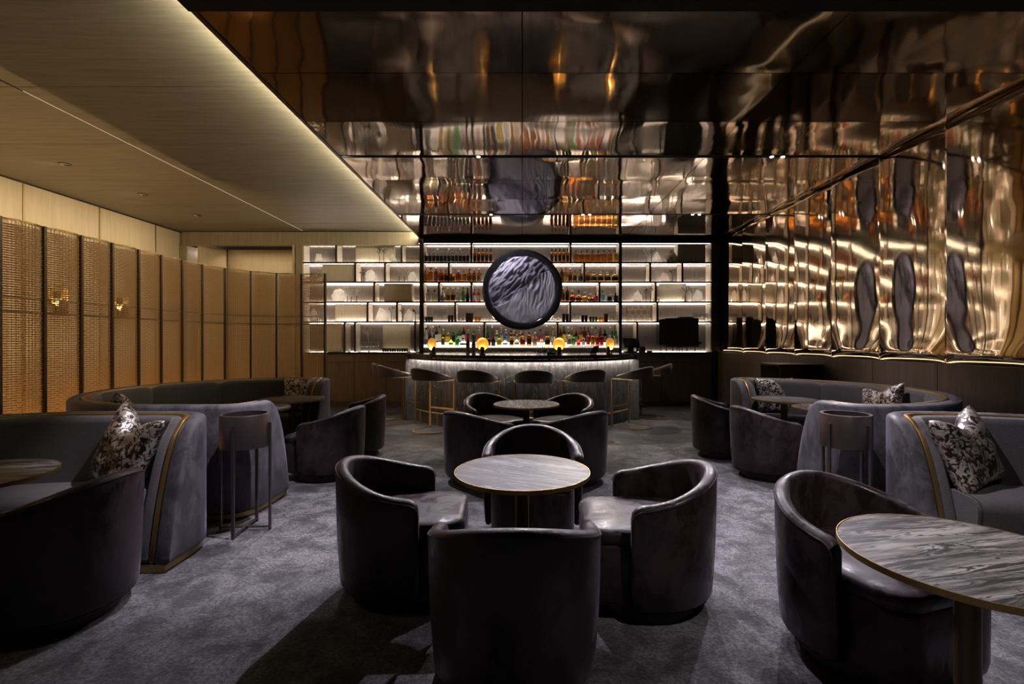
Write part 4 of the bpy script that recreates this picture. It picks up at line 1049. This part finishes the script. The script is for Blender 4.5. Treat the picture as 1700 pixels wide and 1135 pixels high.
def qty(lst, tier, y, z, pb):
    n1 = n2 = 0
    for i, b in enumerate(lst):
        if b[0] < 804: side = 'left bay'
        elif b[0] < 925: side = 'middle bay'
        else: side = 'right bay'
        prev = [c for c in lst[:i] if (c[0] < 804) == (b[0] < 804) and (c[0] < 925) == (b[0] < 925)]
        nth = len(prev)+1
        nmth = CN[nth] if nth <= 12 else ORD[nth-1]
        bottle(b[0], b[1], pb, b[2], b[3], b[4], b[5], b[6], y, z, f'{WORD[b[4]]} {SW[b[3]]} bottle, {nmth} in the {side} of the {tier} lit tier', f'spirit bottles on the {tier} lit tier')
qty(rear, 'rear', YS+0.19, 1.263, 568.4)
qty(front, 'front', YS+0.03, 1.191, 574.2)
for px, pt, w_, lb in ((776.8, 556, 6.6, 'left of the two dark wine bottles standing before the lit bottle step'), (786.4, 558, 7, 'right of the two dark wine bottles standing before the lit bottle step')):
    bottle(px, pt, 586.5, w_, 'slim', 'black', 'black', 'brown', 9.42, 1.0715, lb, 'dark wine bottles on the back bar')

# ---------------------------------------------------------------- glassware and barware
GLS = {}
def glassware(kind, px, y, z, wpx, hpx, label, group, m_='barware'):
    prof = {'tumbler': [(0.001, 0.0), (0.42, 0.0), (0.5, 1.0), (0.46, 1.0), (0.39, 0.07), (0.001, 0.07)],
            'wine': [(0.001, 0), (0.42, 0.0), (0.40, 0.02), (0.05, 0.04), (0.045, 0.42), (0.30, 0.50), (0.5, 0.68), (0.47, 0.85), (0.38, 1.0), (0.35, 1.0), (0.44, 0.84), (0.47, 0.68), (0.28, 0.52), (0.001, 0.46)],
            'coupe': [(0.001, 0), (0.33, 0.0), (0.30, 0.03), (0.05, 0.05), (0.045, 0.55), (0.40, 0.72), (0.5, 1.0), (0.47, 1.0), (0.37, 0.75), (0.001, 0.6)]}[kind]
    key = (kind, m_)
    if key not in GLS:
        t = MB().lathe(prof, 16).build('glass', G[m_] if m_ in G else M[m_], smooth=50); GLS[key] = t.data; bpy.data.objects.remove(t)
    o = bpy.data.objects.new({'tumbler': 'tumbler', 'wine': 'wine_glass', 'coupe': 'coupe_glass'}[kind], GLS[key]); col.objects.link(o)
    o.location = ((px-HX)*y/F, y, z); s = wpx*y/F; o.scale = (s, s, hpx*y/F)
    return tag(o, label, 'glass', group)
def row(kind, px0, dx, n, y, z, w_, h_, what, where, m_='barware'):
    for i in range(n):
        glassware(kind, px0+i*dx, y, z, w_, h_, f'{what}, {ORD[i]} from left {where}', f'{what} {where}', m_)
G['dark_cup'] = M['black']
Z4 = z_on(4)
row('tumbler', 708, 4.4, 3, YBT, Z4, 4.6, 8, 'low black tumbler', 'on the fourth shelf, left corner', 'dark_cup')
row('wine', 722, 5.6, 4, YBT, Z4, 6.2, 21, 'tall clear wine glass', 'on the fourth shelf beside the black tumblers')
row('tumbler', 745.6, 5, 2, YBT, Z4, 5, 10.5, 'bronze metal cup', 'left of the artwork, fourth shelf', 'smoke')
row('tumbler', 762, 6, 2, YBT, Z4, 5.6, 13, 'clear highball glass', 'left of the artwork, fourth shelf')
row('tumbler', 776, 6.4, 2, YBT, Z4, 7.4, 14, 'dark square-looking ice cup', 'left of the artwork, fourth shelf', 'smoke')
row('tumbler', 790.4, 5.2, 2, YBT, Z4, 5.2, 7.5, 'small golden glass', 'left of the artwork, fourth shelf', 'gold')
row('coupe', 802, 5.6, 3, YBT, Z4, 5.6, 6, 'small clear shot glass', 'beside the round frame, fourth shelf')
row('coupe', 921.6, 7, 2, YBT, Z4, 7, 7, 'small clear coupe', 'right of the artwork, fourth shelf')
row('tumbler', 935.6, 6, 2, YBT, Z4, 5.8, 13, 'black ribbed cup', 'right of the artwork, fourth shelf', 'dark_cup')
row('coupe', 953, 7.6, 2, YBT, Z4, 7.4, 13, 'clear martini glass', 'right of the artwork, fourth shelf')
row('tumbler', 967.4, 5.6, 2, YBT, Z4, 5.4, 10.5, 'dark blue metal cup', 'right of the artwork, fourth shelf', 'black')
row('tumbler', 980.4, 4.6, 3, YBT, Z4, 4.4, 8, 'small olive tumbler', 'right of the artwork, fourth shelf', 'olive')
row('tumbler', 996, 5, 2, YBT, Z4, 5, 7, 'small amber bowl glass', 'right of the artwork, fourth shelf', 'gold')
row('tumbler', 1006, 1, 1, YBT, Z4, 7.4, 13, 'dark brown ice bucket', 'right of the artwork, fourth shelf', 'smoke')
row('tumbler', 1013.4, 5, 3, YBT, Z4, 4.8, 16, 'tall clear highball glass', 'on the fourth shelf by the right post')
row('wine', 1152.6, 5.2, 5, YBT, Z4, 5.8, 14, 'clear wine glass', 'on the fourth shelf behind the black machine')
row('wine', 600, 5.4, 6, YB+0.10, 1.0715, 6, 18, 'clear stemmed glass', 'on the left worktop, rear row')
row('wine', 602.5, 5.4, 5, YB+0.02, 1.0715, 6, 17, 'clear stemmed glass', 'on the left worktop, front row')
row('tumbler', 944, 4.9, 9, 7.62, 1.0915, 4.6, 13, 'clear highball glass', 'in the front row on the bar')
row('tumbler', 946.5, 4.9, 9, 7.72, 1.0915, 4.6, 13.5, 'clear tall glass', 'in the back row on the bar')
row('tumbler', 894.6, 10.4, 2, 7.52, 1.0915, 9.4, 9, 'short clear tumbler', 'on the bar top left of the right lamp')
row('tumbler', 896.6, 10.4, 2, 7.66, 1.0915, 9.4, 13, 'cut glass tumbler', 'behind the short tumblers on the bar top')
row('tumbler', 636, 4.0, 11, YB+0.06, 1.0715, 4, 6, 'low dark cup', 'on the left worktop before the pale box', 'smoke')
o = MB().loft([[((915.5-HX)*7.36/F+a, 7.36+b, z) for a, b in ((-0.07, -0.05), (0.07, -0.05), (0.07, 0.05), (-0.07, 0.05))] for z in (1.0915, 1.125)]).build('napkin_box', M['dark'], bevel=0.004)
tag(o, 'low dark napkin box beside the right face-on lamp on the bar', 'box')
x0 = (984-HX)*7.6/F
o = MB().loft([[(x0-0.05, 7.6, 1.0915), (x0-0.04, 7.64, 1.0915), (x0+0.02, 7.60, 1.21), (x0+0.015, 7.565, 1.21)], [(x0+0.05, 7.55, 1.0915), (x0+0.055, 7.59, 1.0915), (x0+0.10, 7.56, 1.22), (x0+0.095, 7.53, 1.22)]]).build('menu_card', mat('navy_card', (0.02, 0.04, 0.10), 0.4)); tag(o, 'small navy blue menu holder leaning on the bar among the glasses', 'menu holder')

# hexagonal wire rack
hx = empty('wire_rack', (0, 0, 0), label='thin brass hexagonal wire bottle rack on the right shelves', cat='rack')
s = 4.9*9.7/F*1.0; zc0 = Z4
cw_ = (1080.0-1041.0)/4*9.7/F; xL = (1041-HX)*9.7/F
mb = MB()
def hexpath(cx_, cz_, w2, hh): return [(cx_-w2, cz_-hh*0.5), (cx_, cz_-hh), (cx_+w2, cz_-hh*0.5), (cx_+w2, cz_+hh*0.5), (cx_, cz_+hh), (cx_-w2, cz_+hh*0.5), (cx_-w2, cz_-hh*0.5)]
hh = 0.075
for row_ in range(3):
    for c_ in range(5 if row_ == 1 else 4):
        cx_ = xL+cw_*(c_+(0.5 if row_ != 1 else 0.0)); cz_ = zc0+hh*1.05+row_*hh*1.5
        if row_ == 1 and c_ in (0, 4): continue
        pth = hexpath(cx_, cz_, cw_/2, hh)
        m2 = MB().tube([(a, YBT-0.03, b) for a, b in pth], 0.0028, 5); m2.tube([(a, YBT+0.06, b) for a, b in pth], 0.0028, 5)
        m2.build('hexagon_ring', M['brass'], hx)
for side in (0, 1):
    xx = xL+4*cw_*side
    MB().box(xx-0.003, xx+0.003, YBT-0.033, YBT+0.063, zc0, zc0+hh*4.6).build('side_wire', M['brass'], hx)

# black machine on legs
mc = empty('coffee_machine', (0, 0, 0), label='large matt black machine on thin legs on the right worktop', cat='machine')
def pb(px0, px1, y0, y1, py0, py1, nm, m_, par, bev=0.004):
    return MB().box((px0-HX)*y0/F, (px1-HX)*y0/F, y0, y1, EYE+(HY-py1)*y0/F, EYE+(HY-py0)*y0/F).build(nm, m_, par, bevel=bev)
yf = YB-0.02
pb(1105, 1136, yf, yf+0.26, 528, 573, 'body', M['black'], mc)
pb(1136.6, 1160, yf-0.0, yf+0.26, 528, 573, 'body', M['black'], mc)
pb(1094.5, 1104.6, yf+0.01, yf+0.24, 530, 572, 'side_tank', mat('dark_steel', (0.05, 0.05, 0.052), 0.3, 0.6), mc)
pb(1129, 1151, yf+0.02, yf+0.2, 525.4, 527.6, 'top_grille', M['black'], mc)
pb(1106, 1161, yf-0.02, yf+0.24, 573.5, 575.6, 'tray', M['black_gloss'], mc)
pb(1160.5, 1165, yf, yf+0.08, 567, 571, 'spout', M['black'], mc)
pb(1137.2, 1138.4, yf-0.018, yf-0.004, 538, 556, 'handle', M['planter'], mc)
for px in (1098, 1107, 1118, 1125, 1128.5, 1133.5, 1142, 1155):
    x = (px-HX)*yf/F; MB().box(x-0.008, x+0.008, yf+0.03, yf+0.05, 1.0706, EYE+(HY-573.4)*yf/F if px > 1104.8 else EYE+(HY-572)*(yf+0.01)/F).build('leg', M['black'], mc)
pts = [((1138+2.2*sin(t*1.1))-HX, 585.2-t*1.9) for t in range(0, 7)]
MB().tube([(a*(yf+0.1)/F, yf+0.1, EYE+(HY-b)*(yf+0.1)/F+0.03) for a, b in pts], 0.006, 6).build('cable', M['black'], mc)
# till
po = empty('till_screen', (0, 0, 0), label='black till screen on its base, left end of the right worktop', cat='till')
y = YB-0.03
x0, x1 = (1036-HX)*y/F, (1061-HX)*y/F
MB().loft([[(x0, y-0.02, 1.16), (x0-0.01, y+0.07, 1.345), (x0-0.01, y+0.085, 1.34), (x0, y-0.005, 1.155)], [(x1+0.03, y, 1.16), (x1-0.0, y+0.07, 1.345), (x1-0.0, y+0.085, 1.34), (x1+0.03, y+0.01, 1.155)]]).build('screen', M['black_gloss'], po)
MB().box(x0+0.08, x0+0.20, y+0.02, y+0.16, 1.0706, 1.17).build('stand', M['black'], po, bevel=0.006)
MB().box(x0+0.02, x0+0.26, y-0.01, y+0.2, 1.0706, 1.085).build('base', M['black'], po, bevel=0.004)
pr = empty('card_printer', (0, 0, 0), label='small black receipt printer right of the till screen', cat='printer')
MB().box(x1+0.02, x1+0.13, y+0.0, y+0.16, 1.0706, 1.175).build('body', M['black'], pr, bevel=0.008)
MB().box(x1+0.035, x1+0.115, y+0.02, y+0.05, 1.1755, 1.188).build('paper_slot', M['black_gloss'], pr)
o = MB().box(x1+0.16, x1+0.27, y+0.0, y+0.06, 1.0706, 1.095).build('card_reader', M['black'], bevel=0.006); tag(o, 'tiny black card reader lying between the printer and the black machine', 'card reader')

# ---------------------------------------------------------------- rock crystals
def crystal(px, pyb, wpx, hpx, k, label, shape='block', m_='quartz', seed=0, y=None):
    y = y or YS+0.085; rr = random.Random(seed*13+5)
    w2 = wpx*y/F/2; h = hpx*y/F; z0 = z_on(k) if k < 5 else 1.0715
    pts = []
    n = 26
    for i in range(n):
        a = rr.uniform(0, 2*pi); t = rr.random()
        if shape == 'peak': rad = (1-t)**0.75*1.0+0.03
        elif shape == 'drop': rad = max(0.06, sin(pi*min(1, 0.28+0.72*t))**0.8)
        elif shape == 'slab': rad = 1-0.45*t
        else: rad = sqrt(max(0.15, 1-(2*t-0.85)**2*0.8))
        c_ = cos(a)*rad*rr.uniform(0.86, 1)
        if shape == 'lean': c_ = c_*(1-0.35*t)-0.45*t+0.2; 
        pts.append((w2*c_, min(w2, 0.062)*sin(a)*rad*rr.uniform(0.7, 1), h*t))
    for a in range(6): pts.append((w2*(0.8 if shape not in ('peak', 'slab') else 1.0)*cos(a), min(w2, 0.062)*0.8*sin(a), 0))
    if shape in ('peak', 'drop'): pts.append((w2*rr.uniform(-0.2, 0.15), 0, h))
    b = bmesh.new()
    for p in pts: b.verts.new(p)
    res = bmesh.ops.convex_hull(b, input=b.verts)
    bmesh.ops.delete(b, geom=[v for v in b.verts if not v.link_faces], context='VERTS')
    bmesh.ops.subdivide_edges(b, edges=b.edges[:], cuts=2, use_grid_fill=True)
    for v in b.verts:
        if v.co.z > 0.01:
            q = Vector((v.co.x*14+seed, v.co.y*14, v.co.z*14)); v.co += Vector((v.co.x, v.co.y*0.5, 0.02)).normalized()*(0.022*noise.noise(q)+0.012*noise.noise(q*2.7))
    bmesh.ops.recalc_face_normals(b, faces=b.faces)
    me = bpy.data.meshes.new('rock_crystal'); b.to_mesh(me); b.free(); me.materials.append(M[m_])
    o = bpy.data.objects.new('rock_crystal', me); col.objects.link(o); o.location = ((px-HX)*y/F, y, z0)
    if m_ == 'quartz':
        ww = w2*(0.45 if shape in ('peak', 'drop') else 0.55)
        MB().loft([[(-ww, 0.078, 0.004), (ww, 0.078, 0.004), (ww, 0.084, 0.004), (-ww, 0.084, 0.004)], [(-ww*0.5, 0.078, h*0.62), (ww*0.5, 0.078, h*0.62), (ww*0.5, 0.084, h*0.62), (-ww*0.5, 0.084, h*0.62)]]).build('added_glow', M['crystal_glow'], o)  # unseen glowing plate, added behind the crystal to make it look lit
    return tag(o, label, 'crystal', 'rock crystals on the shelves')
crystal(529, 434, 15, 15, 1, 'white wedge-shaped crystal on the top left shelf, first bay', 'slab', seed=1)
crystal(652, 434, 14, 14.5, 1, 'translucent tilted crystal on the top left shelf, behind the pale box', 'drop', seed=2)
crystal(531, 467, 14, 10, 2, 'small white peaked crystal just above the end of the woven screen', 'peak', seed=3)
crystal(614.5, 467, 18, 23, 2, 'cream block crystal on the second left shelf, middle bay', 'block', seed=4)
crystal(684, 467, 17, 19, 2, 'rough white rounded crystal on the second left shelf by the post', 'block', seed=5)
crystal(562, 500, 25, 24, 3, 'big rounded white crystal on the third left shelf', 'block', seed=6)
crystal(634, 533, 26, 26.5, 4, 'broad tapering white crystal on the fourth left shelf', 'slab', seed=7)
crystal(678.5, 533, 17, 21, 4, 'pointed white crystal on the fourth left shelf by the post', 'drop', seed=8)
crystal(521, 533, 17, 22, 4, 'grey-white crystal seen through the last woven screen panel', 'drop', seed=15)
crystal(1091, 434, 20, 18, 1, 'bright white triangular crystal on the top right shelf', 'peak', seed=9)
crystal(1115, 434, 25, 24, 1, 'smoky brown twin-peaked crystal on the top right shelf', 'peak', 'quartz_brown', seed=10)
crystal(1104, 467, 15, 16, 2, 'white leaning block crystal on the second right shelf', 'slab', seed=11)
crystal(1059, 500, 18, 20, 3, 'white pointed crystal on the third right shelf, left bay', 'drop', seed=12)
crystal(1159, 500, 17, 20, 3, 'cream crystal with brown edges on the third right shelf', 'block', seed=13)

# ---------------------------------------------------------------- dried branches in little black stands
M['twig'] = mat('dark_twig', (0.045, 0.035, 0.03), 0.7); M['twig_pale'] = mat('pale_twig', (0.42, 0.38, 0.33), 0.7)
def branch(px, k, hpx, label, m_='twig', seed=0, spread=1.0, y=None):
    y = y or YBT+0.0; rr = random.Random(seed+100); z0 = z_on(k) if k < 5 else 1.0715; h = hpx*y/F
    r = empty('dried_branch', ((px-HX)*y/F, y, z0), label=label, cat='branch', group='dried branches in black stands')
    MB().lathe([(0.001, 0), (0.024, 0), (0.024, 0.012), (0.007, 0.014), (0.007, h*0.42), (0.001, h*0.42)], 12).build('stand', M['black'], r, smooth=40)
    mb = MB()
    def grow(p, d, L, rad, dep):
        pts = [p]; q = Vector(p)
        for _ in range(3):
            d = (d+Vector((rr.uniform(-.25, .25), rr.uniform(-.12, .12), rr.uniform(-.05, .15)))).normalized(); q = q+d*L/3; pts.append(q.copy())
        mb.tube(pts, [rad, rad*0.85, rad*0.7, rad*0.5], 4)
        if dep == 0:
            for s_ in range(2):
                c = q+Vector((rr.uniform(-.008, .008), 0, rr.uniform(-.006, .008))); e = 0.010
                mb.add([c+Vector(v)*e for v in ((1, 0, 0), (-1, 0, 0), (0, 1, 0), (0, -1, 0), (0, 0, 1), (0, 0, -1))], [(0, 2, 4), (2, 1, 4), (1, 3, 4), (3, 0, 4), (2, 0, 5), (1, 2, 5), (3, 1, 5), (0, 3, 5)])
            return
        for s_ in range(3):
            nd_ = (d+Vector((rr.uniform(-1, 1)*spread, rr.uniform(-.3, .3), rr.uniform(-.1, .4)))).normalized()
            grow(pts[rr.choice((1, 2, 3))], nd_, L*0.72, rad*0.65, dep-1)
    grow(Vector((0, 0, h*0.40)), Vector((0, 0, 1)), h*0.32, 0.0058, 2)
    mb.build('twigs', M[m_], r)
bl = [(630, 1, 24, 'twig', 'left of the pair of dark branches on the top left shelf'), (637, 1, 23, 'twig', 'right of the pair of dark branches on the top left shelf'),
      (543.5, 2, 24, 'twig', 'dark branch on the second left shelf above the screen end'), (600.5, 2, 22, 'twig', 'dark branch left of the cream block crystal, second left shelf'), (604, 2, 22, 'twig', 'branch touching the cream block crystal, second left shelf'),
      (662.5, 2, 25, 'twig_pale', 'pale branch left of the rough crystal, second left shelf'), (671.5, 2, 23, 'twig_pale', 'pale branch next to the rough crystal, second left shelf'),
      (576.5, 3, 24, 'twig_pale', 'pale branch just right of the big rounded crystal, third left shelf'), (583, 3, 20, 'twig_pale', 'middle pale branch right of the big rounded crystal'), (592, 3, 24, 'twig_pale', 'rightmost pale branch on the third left shelf'),
      (649.5, 4, 26, 'twig', 'dark branch beside the broad tapering crystal'), (668.8, 4, 22, 'twig', 'dark branch left of the pointed crystal, fourth left shelf'), (689.5, 4, 22, 'twig', 'dark branch right of the pointed crystal, fourth left shelf'),
      (613, 5, 40, 'twig_pale', 'tall pale blossom branch rising behind the stemmed glasses'),
      (1073, 1, 25, 'twig_pale', 'pale branch at the left on the top right shelf'), (1081.5, 1, 24, 'twig', 'branch just left of the triangular crystal, top right shelf'),
      (1116, 2, 20, 'twig', 'branch right of the leaning block crystal, second right shelf'), (1072.5, 3, 22, 'twig', 'branch right of the pointed crystal, third right shelf'), (1080.5, 3, 24, 'twig', 'second branch right of the pointed crystal, third right shelf'),
      (1137.5, 3, 28, 'twig', 'dark spreading branch left of the cream crystal, third right shelf'), (1149, 3, 27, 'twig', 'dark branch touching the cream crystal, third right shelf')]
for i, (px, k, h, m_, lb) in enumerate(bl): branch(px, k, h, lb, m_, i, 1.2 if k != 5 else 1.0)
